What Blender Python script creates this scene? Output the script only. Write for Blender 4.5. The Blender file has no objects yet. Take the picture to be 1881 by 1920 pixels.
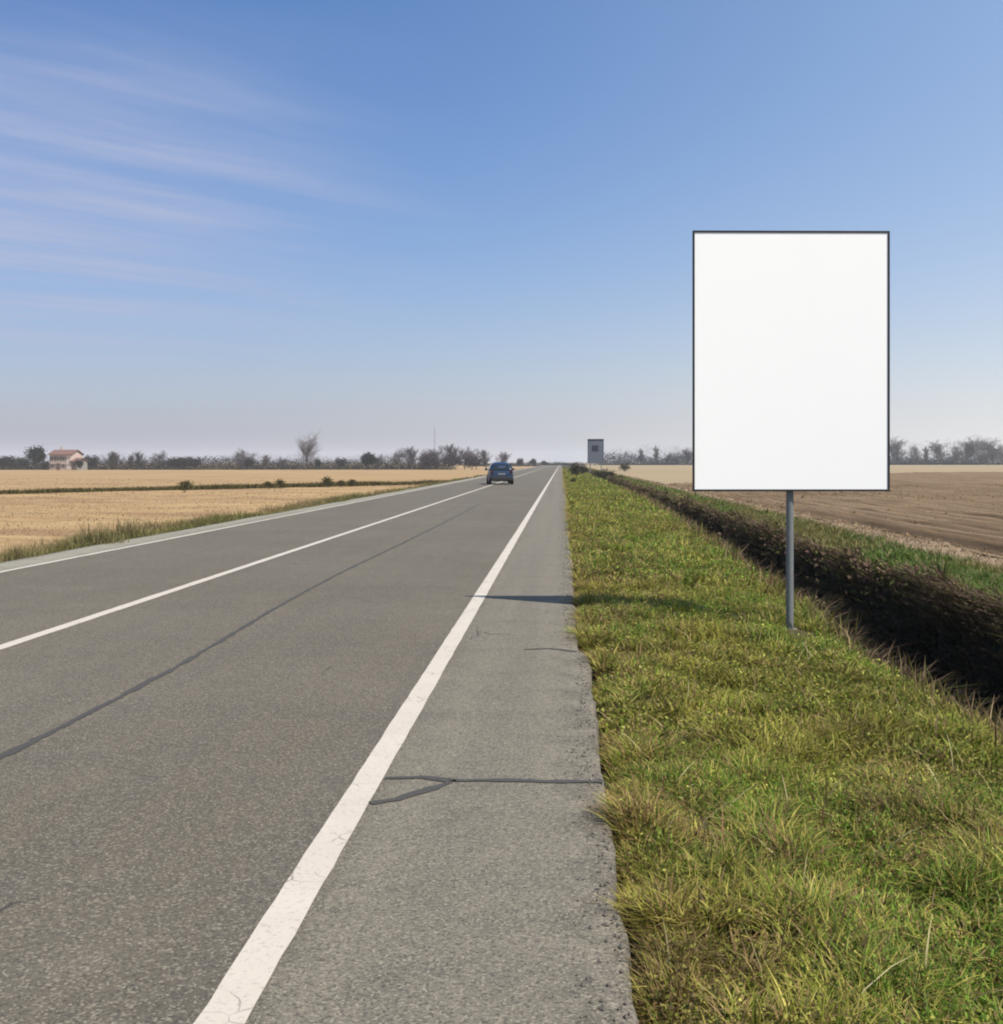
import bpy, bmesh, math, random
import numpy as np
from mathutils import Vector, Matrix

sc = bpy.context.scene
COL = sc.collection
R = math.radians
random.seed(7)
RNG = np.random.default_rng(11)

# ------------------------------------------------------------------ camera
F_PX, VPX, VPY, EYE = 2080.0, 1053.0, 866.0, 1.5      # photo pixels (1881 x 1920), eye height in metres
cam = bpy.data.cameras.new('camera')
cam_o = bpy.data.objects.new('camera', cam)
COL.objects.link(cam_o)
cam_o.location = (0, 0, EYE)
cam_o.rotation_euler = (R(90), 0, 0)
cam.sensor_fit = 'VERTICAL'
cam.sensor_height = 24.0
cam.sensor_width = 24.0
cam.lens = 24.0 * F_PX / 1920
cam.shift_x = -(VPX - 940.5) / 1920
cam.shift_y = -(960 - VPY) / 1920
cam.clip_start = 0.05
cam.clip_end = 20000
sc.camera = cam_o

# ------------------------------------------------------------------ world, sun, exposure
SUN_AZ, SUN_EL = 121.0, 53.5          # azimuth clockwise from the road's direction
world = bpy.data.worlds.new('World')
sc.world = world
world.use_nodes = True
wn = world.node_tree
W = wn.nodes
bg = W['Background']
bg.inputs[1].default_value = 0.092


def wnode(kind, **kw):
    n = W.new(kind)
    for k, v in kw.items():
        setattr(n, k, v)
    return n


def wmath(op, a, b=None, c=None, clamp=False):
    n = W.new('ShaderNodeMath')
    n.operation = op
    n.use_clamp = clamp
    for i, v in enumerate((a, b, c)):
        if v is None:
            continue
        if isinstance(v, (int, float)):
            n.inputs[i].default_value = v
        else:
            wn.links.new(v, n.inputs[i])
    return n.outputs[0]


def wsmooth(v, lo, hi, a=0.0, b=1.0):
    n = W.new('ShaderNodeMapRange')
    n.interpolation_type = 'SMOOTHSTEP'
    n.inputs[1].default_value = lo
    n.inputs[2].default_value = hi
    n.inputs[3].default_value = a
    n.inputs[4].default_value = b
    wn.links.new(v, n.inputs[0])
    return n.outputs[0]


def wmix(f, a, b):
    n = W.new('ShaderNodeMix')
    n.data_type = 'RGBA'
    for s, v in ((n.inputs[0], f), (n.inputs[6], a), (n.inputs[7], b)):
        if isinstance(v, tuple):
            s.default_value = v
        elif isinstance(v, (int, float)):
            s.default_value = v
        else:
            wn.links.new(v, s)
    return n.outputs[2]


sky = wnode('ShaderNodeTexSky', sky_type='NISHITA', sun_disc=False)
sky.sun_elevation = R(SUN_EL)
sky.sun_rotation = R(SUN_AZ)
sky.dust_density = 1.0
sky.ozone_density = 3.0
hsv = wnode('ShaderNodeHueSaturation')
hsv.inputs['Saturation'].default_value = 1.30
hsv.inputs['Value'].default_value = 1.0
wn.links.new(sky.outputs[0], hsv.inputs['Color'])
tc = wnode('ShaderNodeTexCoord')
sep = wnode('ShaderNodeSeparateXYZ')
wn.links.new(tc.outputs['Generated'], sep.inputs[0])
dx, dy, dz = sep.outputs
zc = wmath('MAXIMUM', dz, 0.02)
# milky veil: thickens towards the sun's side of the sky and towards the horizon all round
sunx, suny = math.sin(R(SUN_AZ)), math.cos(R(SUN_AZ))
side = wmath('ADD', wmath('MULTIPLY', dx, sunx), wmath('MULTIPLY', dy, suny))
veil = wsmooth(side, -0.95, 0.75, 0.0, 0.9)
low = wmath('POWER', 2.718, wmath('MULTIPLY', wmath('MAXIMUM', dz, 0.0), -8.5))
tint = W.new('ShaderNodeMix')
tint.data_type = 'RGBA'
tint.blend_type = 'MULTIPLY'
tint.inputs[0].default_value = 1.0
tint.inputs[7].default_value = (1.0, 0.975, 1.10, 1)
wn.links.new(hsv.outputs[0], tint.inputs[6])
c1 = wmix(veil, tint.outputs[2], (3.9, 5.4, 7.4, 1))
warm = wmix(wsmooth(side, -0.88, 0.05), (3.05, 3.15, 3.95, 1), (7.2, 6.95, 6.6, 1))
c2 = wmix(wmath('MULTIPLY', low, 0.97), c1, warm)
# cirrus: parallel streaks in a high flat layer, strongest on the left
px_ = wmath('DIVIDE', dx, zc)
py_ = wmath('DIVIDE', dy, zc)
s47, c47 = math.sin(R(47)), math.cos(R(47))
u = wmath('ADD', wmath('MULTIPLY', px_, s47), wmath('MULTIPLY', py_, c47))
v = wmath('SUBTRACT', wmath('MULTIPLY', px_, c47), wmath('MULTIPLY', py_, s47))


def wnoise(us, vs, off, detail, rough):
    comb = wnode('ShaderNodeCombineXYZ')
    wn.links.new(wmath('MULTIPLY_ADD', u, us, off), comb.inputs[0])
    wn.links.new(wmath('MULTIPLY_ADD', v, vs, off * 1.7), comb.inputs[1])
    n = wnode('ShaderNodeTexNoise')
    n.inputs['Scale'].default_value = 1.0
    n.inputs['Detail'].default_value = detail
    n.inputs['Roughness'].default_value = rough
    wn.links.new(comb.outputs[0], n.inputs['Vector'])
    return n.outputs[0]


streak = wsmooth(wnoise(0.24, 0.95, 3.1, 7, 0.62), 0.36, 0.66)
fine = wsmooth(wnoise(0.9, 3.6, 8.4, 4, 0.6), 0.3, 0.75)
ratio = wmath('DIVIDE', dx, wmath('MAXIMUM', dy, 0.05))
ratio = wmath('ADD', ratio, wmath('MULTIPLY', wnoise(0.5, 1.9, 1.2, 3, 0.5), 0.22))
bank = wmath('MULTIPLY', wsmooth(ratio, -0.34, 0.06, 1.0, 0.0), wsmooth(dz, 0.40, 0.25))
cir = wmath('MULTIPLY', bank, wmath('MULTIPLY_ADD', wmath('MULTIPLY', streak, wmath('MULTIPLY_ADD', fine, 0.5, 0.5)), 0.82, 0.20))
c3 = wmix(wmath('MULTIPLY', cir, wsmooth(dz, 0.02, 0.15)), c2, (3.6, 4.02, 5.5, 1))
wn.links.new(c3, bg.inputs[0])

sun = bpy.data.lights.new('sun', 'SUN')
sun.energy = 5.0
sun.angle = R(0.5)
sun.color = (1.0, 0.95, 0.87)
sun_o = bpy.data.objects.new('sun', sun)
COL.objects.link(sun_o)
sd = Vector((sunx * math.cos(R(SUN_EL)), suny * math.cos(R(SUN_EL)), math.sin(R(SUN_EL))))
sun_o.rotation_euler = sd.to_track_quat('Z', 'Y').to_euler()
sun_o.location = (30, -20, 40)

sc.view_settings.view_transform = 'Standard'
sc.view_settings.look = 'None'
sc.view_settings.gamma = 1
sc.view_settings.use_curve_mapping = False
sc.view_settings.exposure = 0.44
sc.render.engine = 'CYCLES'
sc.cycles.max_bounces = 6
sc.cycles.transparent_max_bounces = 8
sc.cycles.volume_bounces = 1
sc.cycles.use_denoising = True
sc.cycles.filter_width = 2.0


# ------------------------------------------------------------------ helpers
def tag(o, label=None, cat=None, group=None, kind=None):
    if label: o['label'] = label
    if cat: o['category'] = cat
    if group: o['group'] = group
    if kind: o['kind'] = kind
    return o


def empty(name, loc, rz=0.0):
    o = bpy.data.objects.new(name, None)
    COL.objects.link(o)
    o.location = loc
    o.rotation_euler = (0, 0, rz)
    o.empty_display_size = 0.3
    return o


def mesh_obj(name, verts, faces, mat=None, parent=None, smooth=False, cols=None):
    me = bpy.data.meshes.new(name)
    verts = np.asarray(verts, dtype=np.float32).reshape(-1, 3)
    me.vertices.add(len(verts))
    me.vertices.foreach_set('co', verts.ravel())
    if isinstance(faces, np.ndarray):
        groups = [faces]
    elif isinstance(faces, tuple):
        groups = list(faces)
    else:
        groups = None
    if groups is not None:
        idx = np.concatenate([g.ravel() for g in groups]).astype(np.int32)
        tot = np.concatenate([np.full(len(g), g.shape[1], np.int32) for g in groups])
    else:
        idx = np.array([i for f in faces for i in f], np.int32)
        tot = np.array([len(f) for f in faces], np.int32)
    start = np.concatenate([[0], np.cumsum(tot)[:-1]]).astype(np.int32)
    me.loops.add(len(idx))
    me.loops.foreach_set('vertex_index', idx)
    me.polygons.add(len(tot))
    me.polygons.foreach_set('loop_start', start)
    me.polygons.foreach_set('loop_total', tot)
    me.polygons.foreach_set('use_smooth', np.full(len(tot), bool(smooth)))
    me.update(calc_edges=True)
    if cols is not None:
        at = me.color_attributes.new('tint', 'FLOAT_COLOR', 'POINT')
        c4 = np.ones((len(verts), 4), np.float32)
        c4[:, :3] = cols
        at.data.foreach_set('color', c4.ravel())
    o = bpy.data.objects.new(name, me)
    COL.objects.link(o)
    if mat: me.materials.append(mat)
    if parent: o.parent = parent
    return o


class MB:
    """collects shapes into one mesh"""
    def __init__(s):
        s.v, s.f = [], []

    def box(s, c, d, rot=None):
        cx, cy, cz = c
        hx, hy, hz = d[0] / 2, d[1] / 2, d[2] / 2
        n = len(s.v)
        for x, y, z in ((-1, -1, -1), (1, -1, -1), (1, 1, -1), (-1, 1, -1), (-1, -1, 1), (1, -1, 1), (1, 1, 1), (-1, 1, 1)):
            p = Vector((x * hx, y * hy, z * hz))
            if rot: p = rot @ p
            s.v.append((cx + p.x, cy + p.y, cz + p.z))
        for f in ((0, 3, 2, 1), (4, 5, 6, 7), (0, 1, 5, 4), (1, 2, 6, 5), (2, 3, 7, 6), (3, 0, 4, 7)):
            s.f.append(tuple(n + i for i in f))
        return s

    def tube(s, a, b, r0, r1, n=6, cap=True):
        a, b = Vector(a), Vector(b)
        d = (b - a).normalized()
        e = d.orthogonal().normalized()
        g = d.cross(e)
        k = len(s.v)
        for p, r in ((a, r0), (b, r1)):
            for i in range(n):
                t = 2 * math.pi * i / n
                s.v.append(tuple(p + (e * math.cos(t) + g * math.sin(t)) * r))
        for i in range(n):
            j = (i + 1) % n
            s.f.append((k + i, k + j, k + n + j, k + n + i))
        if cap:
            s.f.append(tuple(k + i for i in reversed(range(n))))
            s.f.append(tuple(k + n + i for i in range(n)))
        return s

    def poly(s, pts):
        k = len(s.v)
        s.v += [tuple(p) for p in pts]
        s.f.append(tuple(range(k, k + len(pts))))
        return s

    def build(s, name, mat, parent=None, smooth=False, bevel=0.0):
        o = mesh_obj(name, s.v, s.f, mat, parent, smooth)
        if bevel:
            m = o.modifiers.new('bevel', 'BEVEL')
            m.width = bevel
            m.segments = 2
            m.limit_method = 'ANGLE'
        return o


def hash2(ix, iy, seed):
    h = (ix.astype(np.int64) * 374761393 + iy.astype(np.int64) * 668265263 + seed * 1442695041) & 0x7fffffff
    h = ((h ^ (h >> 13)) * 1274126177) & 0x7fffffff
    h = (h ^ (h >> 16)) & 0x7fffffff
    return (h % 100003) / 100003.0


def vnoise(x, y, seed=0):
    x, y = np.broadcast_arrays(np.asarray(x, float), np.asarray(y, float))
    ix, iy = np.floor(x), np.floor(y)
    fx, fy = x - ix, y - iy
    fx, fy = fx * fx * (3 - 2 * fx), fy * fy * (3 - 2 * fy)
    a = hash2(ix, iy, seed); b = hash2(ix + 1, iy, seed)
    c = hash2(ix, iy + 1, seed); d = hash2(ix + 1, iy + 1, seed)
    return (a * (1 - fx) + b * fx) * (1 - fy) + (c * (1 - fx) + d * fx) * fy


def fbm(x, y, seed=0, oct=3):
    s, a, t = 0, 1.0, 0
    for k in range(oct):
        s = s + a * vnoise(np.asarray(x) * 2 ** k, np.asarray(y) * 2 ** k, seed + k * 17)
        t += a
        a *= 0.5
    return s / t


# ------------------------------------------------------------------ materials
def new_mat(name):
    m = bpy.data.materials.new(name)
    m.use_nodes = True
    nt = m.node_tree
    b = nt.nodes['Principled BSDF']
    return m, nt, b


def N(nt, kind, ins=None, **kw):
    n = nt.nodes.new(kind)
    for k, v_ in kw.items():
        setattr(n, k, v_)
    for k, v_ in (ins or {}).items():
        s = n.inputs[k]
        if hasattr(v_, 'is_output') or isinstance(v_, bpy.types.NodeSocket):
            nt.links.new(v_, s)
        else:
            s.default_value = v_
    return n


def noise(nt, vec, scale, detail=3, rough=0.55):
    return N(nt, 'ShaderNodeTexNoise', {'Vector': vec, 'Scale': scale, 'Detail': detail, 'Roughness': rough}).outputs[0]


def mix(nt, f, a, b, blend='MIX'):
    n = nt.nodes.new('ShaderNodeMix')
    n.data_type = 'RGBA'
    n.blend_type = blend
    for s, v_ in ((n.inputs[0], f), (n.inputs[6], a), (n.inputs[7], b)):
        if isinstance(v_, bpy.types.NodeSocket):
            nt.links.new(v_, s)
        elif isinstance(v_, tuple):
            s.default_value = v_ if len(v_) == 4 else (*v_, 1)
        else:
            s.default_value = v_
    return n.outputs[2]


def ramp(nt, val, lo, hi, a=0.0, b=1.0):
    n = N(nt, 'ShaderNodeMapRange', {0: val, 1: lo, 2: hi, 3: a, 4: b})
    n.interpolation_type = 'SMOOTHSTEP'
    return n.outputs[0]


def mth(nt, op, a, b=0.0, c=0.0):
    n = nt.nodes.new('ShaderNodeMath')
    n.operation = op
    for i, v_ in enumerate((a, b, c)):
        if isinstance(v_, bpy.types.NodeSocket):
            nt.links.new(v_, n.inputs[i])
        else:
            n.inputs[i].default_value = v_
    return n.outputs[0]


def bump(nt, b, h, strength, dist):
    n = N(nt, 'ShaderNodeBump', {'Height': h, 'Strength': strength, 'Distance': dist})
    nt.links.new(n.outputs[0], b.inputs['Normal'])


def plain(name, col, rough=0.6, metal=0.0, var=0.15, scale=6.0):
    m, nt, b = new_mat(name)
    tcn = N(nt, 'ShaderNodeTexCoord')
    n = noise(nt, tcn.outputs['Object'], scale, 4)
    c0 = tuple(c * (1 - var) for c in col)
    c1_ = tuple(min(1, c * (1 + var)) for c in col)
    nt.links.new(mix(nt, n, c0, c1_), b.inputs['Base Color'])
    b.inputs['Roughness'].default_value = rough
    b.inputs['Metallic'].default_value = metal
    return m


def mat_asphalt():
    m, nt, b = new_mat('asphalt')
    tcn = N(nt, 'ShaderNodeTexCoord')
    P = tcn.outputs['Object']
    xyz = N(nt, 'ShaderNodeSeparateXYZ', {0: P})
    X, Y = xyz.outputs[0], xyz.outputs[1]
    base = mix(nt, ramp(nt, noise(nt, P, 0.35, 4), 0.35, 0.65), (0.114, 0.095, 0.067), (0.136, 0.115, 0.083))
    # strip outside the edge line: older, paler surface
    wob = mth(nt, 'MULTIPLY_ADD', noise(nt, P, 0.9, 3), 0.25, -0.12)
    sh = ramp(nt, mth(nt, 'ADD', X, wob), -0.98, -0.72)
    base = mix(nt, mth(nt, 'MULTIPLY', sh, 0.9), base, (0.196, 0.171, 0.128))
    shl = ramp(nt, mth(nt, 'ADD', X, wob), -7.75, -7.55, 1, 0)
    base = mix(nt, shl, base, (0.32, 0.295, 0.225))
    # polished wheel tracks and oil line along the road (long thin stains)
    mp = N(nt, 'ShaderNodeMapping', {'Vector': P, 'Scale': (1.5, 0.03, 1)})
    lng = noise(nt, mp.outputs[0], 1.6, 4)
    base = mix(nt, ramp(nt, lng, 0.4, 0.7, 0, 0.35), base, (0.092, 0.083, 0.070))
    # transverse stains
    mp2 = N(nt, 'ShaderNodeMapping', {'Vector': P, 'Scale': (0.22, 1.7, 1)})
    tr = noise(nt, mp2.outputs[0], 1.4, 5, 0.6)
    base = mix(nt, ramp(nt, tr, 0.50, 0.78, 0, 0.45), base, (0.083, 0.075, 0.064))
    # mottling: damp or dusty blotches
    mo = noise(nt, P, 2.6, 5, 0.65)
    base = mix(nt, ramp(nt, mo, 0.50, 0.72, 0, 0.30), base, (0.080, 0.072, 0.060))
    base = mix(nt, ramp(nt, noise(nt, P, 1.1, 4, 0.6), 0.55, 0.75, 0, 0.35), base, (0.185, 0.158, 0.115))
    # dark blotches towards the crumbling right edge
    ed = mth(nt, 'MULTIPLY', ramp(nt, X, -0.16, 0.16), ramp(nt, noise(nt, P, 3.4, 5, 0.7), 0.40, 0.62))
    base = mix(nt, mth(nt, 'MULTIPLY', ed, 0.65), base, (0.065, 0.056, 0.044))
    # aggregate
    vor = N(nt, 'ShaderNodeTexVoronoi', {'Vector': P, 'Scale': 120.0, 'Randomness': 1.0})
    cell = N(nt, 'ShaderNodeSeparateColor', {0: vor.outputs['Color']}).outputs[0]
    base = mix(nt, ramp(nt, cell, 0.70, 0.97, 0, 0.5), base, (0.36, 0.31, 0.235))
    base = mix(nt, ramp(nt, cell, 0.30, 0.03, 0, 0.6), base, (0.032, 0.029, 0.025))
    g = noise(nt, P, 95, 6, 0.75)
    base = mix(nt, ramp(nt, g, 0.35, 0.62, 0.6, 0), base, (0.045, 0.040, 0.034))
    # hairline cracks in places
    wn_ = N(nt, 'ShaderNodeTexNoise', {'Vector': P, 'Scale': 4.0, 'Detail': 5.0})
    warp = mix(nt, 0.25, P, wn_.outputs['Color'], 'ADD')
    cr = N(nt, 'ShaderNodeTexVoronoi', {'Vector': warp, 'Scale': 0.9}, feature='DISTANCE_TO_EDGE').outputs[0]
    crm = ramp(nt, cr, 0.004, 0.011, 1, 0)
    gate = ramp(nt, noise(nt, P, 0.7, 3), 0.58, 0.66)
    crm = mth(nt, 'MULTIPLY', crm, gate)
    base = mix(nt, mth(nt, 'MULTIPLY', crm, 0.7), base, (0.03, 0.028, 0.026))
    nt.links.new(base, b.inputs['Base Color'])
    b.inputs['Roughness'].default_value = 0.88
    b.inputs['Specular IOR Level'].default_value = 0.25
    hgt = mth(nt, 'SUBTRACT', mth(nt, 'MULTIPLY_ADD', vor.outputs['Distance'], -0.6, g), crm)
    bump(nt, b, hgt, 0.45, 0.006)
    return m


def mat_paint():
    m, nt, b = new_mat('road_paint')
    tcn = N(nt, 'ShaderNodeTexCoord')
    P = tcn.outputs['Object']
    base = mix(nt, noise(nt, P, 3.0, 5), (0.39, 0.340, 0.280), (0.50, 0.440, 0.37))
    g = noise(nt, P, 48, 5, 0.75)
    base = mix(nt, ramp(nt, g, 0.52, 0.70, 0, 0.6), base, (0.17, 0.145, 0.11))
    wn_ = N(nt, 'ShaderNodeTexNoise', {'Vector': P, 'Scale': 6.0, 'Detail': 3.0})
    warp = mix(nt, 0.1, P, wn_.outputs['Color'], 'ADD')
    cr = N(nt, 'ShaderNodeTexVoronoi', {'Vector': warp, 'Scale': 9.0}, feature='DISTANCE_TO_EDGE').outputs[0]
    crm = mth(nt, 'MULTIPLY', ramp(nt, cr, 0.006, 0.035, 0.8, 0), ramp(nt, noise(nt, P, 2.2, 3), 0.5, 0.64))
    base = mix(nt, mth(nt, 'MULTIPLY', crm, 0.75), base, (0.09, 0.082, 0.072))
    nt.links.new(base, b.inputs['Base Color'])
    b.inputs['Roughness'].default_value = 0.75
    bump(nt, b, mth(nt, 'SUBTRACT', g, crm), 0.3, 0.004)
    return m


def mat_soil(name, a, b_, c, sc1=0.5, sc2=8.0, str_=(1, 1, 1), bmp=0.6):
    m, nt, b = new_mat(name)
    tcn = N(nt, 'ShaderNodeTexCoord')
    P = tcn.outputs['Object']
    mp = N(nt, 'ShaderNodeMapping', {'Vector': P, 'Scale': str_})
    base = mix(nt, ramp(nt, noise(nt, mp.outputs[0], sc1, 5, 0.6), 0.35, 0.65), a, b_)
    base = mix(nt, ramp(nt, noise(nt, mp.outputs[0], sc1 * 4.3, 4, 0.6), 0.45, 0.72, 0, 0.8), base, c)
    g = noise(nt, P, sc2, 5, 0.7)
    base = mix(nt, 0.35, base, mix(nt, g, (0.25, 0.25, 0.25), (1.5, 1.5, 1.5)), 'MULTIPLY')
    nt.links.new(base, b.inputs['Base Color'])
    b.inputs['Roughness'].default_value = 0.95
    b.inputs['Specular IOR Level'].default_value = 0.1
    bump(nt, b, g, bmp, 0.03)
    return m


def mat_leafy(name, gain=(1, 1, 1), trans=0.35, rough=0.6, spec=0.2):
    """blade / leaf colour from the mesh's own tint, with light passing through"""
    m, nt, b = new_mat(name)
    at = N(nt, 'ShaderNodeAttribute', attribute_name='tint')
    tcn = N(nt, 'ShaderNodeTexCoord')
    n = noise(nt, tcn.outputs['Object'], 25.0, 2)
    c = mix(nt, 1.0, at.outputs['Color'], mix(nt, n, (0.75, 0.75, 0.75), (1.25, 1.25, 1.25)), 'MULTIPLY')
    c = mix(nt, 1.0, c, (*gain, 1), 'MULTIPLY')
    nt.links.new(c, b.inputs['Base Color'])
    b.inputs['Roughness'].default_value = rough
    b.inputs['Specular IOR Level'].default_value = spec
    tr = N(nt, 'ShaderNodeBsdfTranslucent', {'Color': c})
    mx = N(nt, 'ShaderNodeMixShader', {0: trans, 1: b.outputs[0], 2: tr.outputs[0]})
    nt.links.new(mx.outputs[0], nt.nodes['Material Output'].inputs['Surface'])
    return m


M_ASPH = mat_asphalt()
M_PAINT = mat_paint()
M_TAR = plain('tar', (0.044, 0.040, 0.035), 0.9, 0, 0.35, 30)
M_VERGE = mat_soil('verge_soil', (0.05, 0.052, 0.016), (0.075, 0.06, 0.025), (0.035, 0.03, 0.014), 0.8, 25)
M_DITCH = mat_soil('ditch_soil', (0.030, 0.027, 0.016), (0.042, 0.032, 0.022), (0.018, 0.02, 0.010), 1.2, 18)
M_MARGIN = mat_soil('margin_soil', (0.25, 0.185, 0.115), (0.20, 0.135, 0.09), (0.28, 0.22, 0.14), 0.9, 20)
M_PLOUGH = mat_soil('ploughed_soil', (0.148, 0.096, 0.052), (0.215, 0.147, 0.087), (0.090, 0.059, 0.030), 0.8, 9, (1.2, 0.05, 1), 0.9)
M_STUB = mat_soil('stubble_soil', (0.35, 0.235, 0.112), (0.235, 0.145, 0.075), (0.37, 0.265, 0.132), 0.11, 4, (0.5, 2.2, 1), 0.5)
M_FAR = mat_soil('far_field_soil', (0.30, 0.215, 0.13), (0.24, 0.20, 0.115), (0.33, 0.235, 0.145), 0.02, 0.6, (1, 2, 1), 0.3)
M_GRASS = mat_leafy('grass_blade')
M_RANK = mat_leafy('rank_growth', trans=0.15, rough=0.8, spec=0.08)
M_STRAW = mat_leafy('straw', trans=0.25, rough=0.7)
M_LEAF = mat_leafy('shrub_leaf', trans=0.12, rough=0.9, spec=0.03)
M_BARK = plain('bark', (0.10, 0.085, 0.075), 0.9, 0, 0.35, 8)
M_TWIG = plain('twig', (0.075, 0.064, 0.064), 0.9, 0, 0.3, 5)
M_TWIGP = plain('pale_twig', (0.115, 0.10, 0.095), 0.9, 0, 0.25, 5)
M_TWIGR = plain('ruddy_twig', (0.085, 0.058, 0.062), 0.9, 0, 0.25, 5)
M_WHITE = plain('white_sheet', (0.93, 0.912, 0.88), 0.5, 0, 0.01, 2)
M_DARKFR = plain('dark_trim', (0.02, 0.021, 0.023), 0.45, 0.2, 0.2, 10)
M_GALV = plain('galvanised_steel', (0.17, 0.178, 0.178), 0.55, 0.3, 0.2, 14)
M_CONC = plain('concrete', (0.20, 0.185, 0.155), 0.95, 0, 0.35, 30)


# ------------------------------------------------------------------ ground and road
def grow(a, b, first, ratio, cap=40.0):
    """positions from a to b whose spacing grows"""
    out, st = [a], first
    while out[-1] + st < b:
        out.append(out[-1] + st)
        st = min(st * ratio, cap)
    out.append(b)
    return np.array(out)


def sheet(name, P, mat, parent=None, smooth=True):
    """P: (rows, cols, 3) grid of points, facing up when cols run +X and rows +Y"""
    r, c = P.shape[:2]
    i = np.arange(r * c).reshape(r, c)
    q = np.stack([i[:-1, :-1], i[:-1, 1:], i[1:, 1:], i[1:, :-1]], -1).reshape(-1, 4)
    return mesh_obj(name, P.reshape(-1, 3), q, mat, parent, smooth)


YEND = 2600.0
YS = np.concatenate([np.arange(-40, 1.0, 1.0), grow(1.0, 30, 0.05, 1.004), grow(30, YEND, 0.5, 1.03)[1:]])


def edge_x(y):
    """right edge of the asphalt: ragged, with a bite where the surface has broken off"""
    y = np.asarray(y, float)
    e = 0.185 + 0.022 * (fbm(y * 0.6, 0, 3) - 0.5) * 2 + 0.018 * (fbm(y * 3.1, 5, 4) - 0.5) * 2 + 0.016 * (vnoise(y * 9.0, 2, 9) - 0.5) * 2
    return e - 0.045 / (1 + np.exp(-(y - 8.75) * 14)) * (1 - np.clip((y - 20) / 20, 0, 1)) + 0.02 * np.exp(-((y - 8.4) / 0.5) ** 2)


def edge_l(y):
    return -8.36 + 0.10 * (fbm(np.asarray(y) * 0.4, 7, 5) - 0.5) * 2


ex = edge_x(YS)
el_ = edge_l(YS)
cols = [(el_ - 0.12, -0.14), (el_, -0.002)]
for t in np.linspace(0.02, 0.98, 13):
    cols.append((el_ + (ex - el_) * t, 0.0))
cols += [(ex - 0.02, -0.002), (ex, -0.015), (ex + 0.01, -0.12), (ex + 0.02, -0.22)]
P = np.zeros((len(YS), len(cols), 3))
for k, (x, z) in enumerate(cols):
    P[:, k, 0] = x
    P[:, k, 1] = YS
    P[:, k, 2] = z
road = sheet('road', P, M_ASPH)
tag(road, 'straight grey two-lane asphalt road running to the horizon', 'road', kind='structure')


def strip(name, xc, half, z, y0, y1, mat, rag=0.006, seed=0, step=0.05):
    ys = grow(y0, y1, step, 1.01, 12)
    wl = half + rag * (vnoise(ys * 17, 1, seed) + vnoise(ys * 41, 3, seed) - 1)
    wr = half + rag * (vnoise(ys * 15, 6, seed) + vnoise(ys * 39, 8, seed) - 1)
    P = np.zeros((len(ys), 2, 3))
    P[:, 0] = np.stack([xc - wl, ys, np.full_like(ys, z)], 1)
    P[:, 1] = np.stack([xc + wr, ys, np.full_like(ys, z)], 1)
    return sheet(name, P, mat, road)


ln = strip('edge_line', -0.912, 0.067, 0.004, -6, YEND, M_PAINT, 0.004, 1)
ln['label'] = 'wide worn white edge line beside the right lane'
ln = strip('centre_line', -4.53, 0.062, 0.004, -6, YEND, M_PAINT, 0.006, 2, 0.1)
ln['label'] = 'white line down the middle of the road'
ln = strip('edge_line', -7.63, 0.05, 0.004, -6, YEND, M_PAINT, 0.014, 3, 0.15)
ln['label'] = 'worn white edge line along the far left shoulder'


def tar(pts, w0, w1, seed, wob=0.02, name='tar_seal'):
    """a poured crack seal: a thin wavy ribbon 4 mm above the asphalt"""
    L, out = [Vector(p) for p in pts], []
    for a, b in zip(L, L[1:]):
        n = max(3, int((b - a).length / 0.05))
        n = min(n, 900)
        out += [a.lerp(b, i / n) for i in range(n)]
    out.append(L[-1])
    V, m = [], len(out)
    for i, p in enumerate(out):
        d = (out[min(i + 1, m - 1)] - out[max(i - 1, 0)]).normalized()
        s = Vector((-d.y, d.x))
        t = i / (m - 1)
        o = (float(fbm(i * 0.035, seed, seed)) - 0.5) * 2 * wob
        w = (w0 + (w1 - w0) * t) * (0.35 + 0.8 * float(vnoise(i * 0.23, 3, seed + 5)) + 0.5 * float(vnoise(i * 0.9, 8, seed + 6)))
        c_j = (float(vnoise(i * 0.7, 11, seed)) - 0.5) * 0.018
        c = p + s * (o + c_j)
        V.append(((c - s * w / 2).x, (c - s * w / 2).y, 0.004))
        V.append(((c + s * w / 2).x, (c + s * w / 2).y, 0.004))
    P = np.array(V).reshape(m, 2, 3)[:, ::-1]
    return sheet(name, P, M_TAR, road)


tar([(-2.86, -6), (-2.85, 5.6), (-2.80, 8), (-2.93, 11), (-2.98, 15), (-2.92, 22), (-2.9, 40)], 0.052, 0.03, 21, 0.018)['label'] = 'long wavy tar seal down the right lane'
tar([(0.20, 5.19), (-0.20, 5.21), (-0.53, 5.22)], 0.03, 0.04, 31, 0.012)
tar([(-0.53, 5.22), (-0.66, 5.27), (-0.835, 5.26)], 0.045, 0.05, 32, 0.01)
tar([(-0.50, 5.22), (-0.62, 5.05), (-0.73, 4.93), (-0.835, 4.86)], 0.045, 0.05, 33, 0.01)
tar([(0.12, 8.75), (-0.1, 8.9), (-0.3, 8.86)], 0.03, 0.02, 34, 0.02)

# right-hand cross-section: verge, ditch, bank top, field margin
SEC = [(0.08, -0.15), (0.235, -0.115), (0.42, -0.045), (1.1, -0.09), (1.9, -0.15), (2.4, -0.20), (2.62, -0.27),
       (2.95, -0.72), (3.3, -1.12), (3.7, -1.22), (4.15, -1.18), (4.38, -0.85), (4.52, -0.42), (4.66, -0.15), (4.85, -0.07),
       (5.3, -0.03), (6.0, -0.04), (6.6, -0.05), (7.3, -0.07)]


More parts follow.
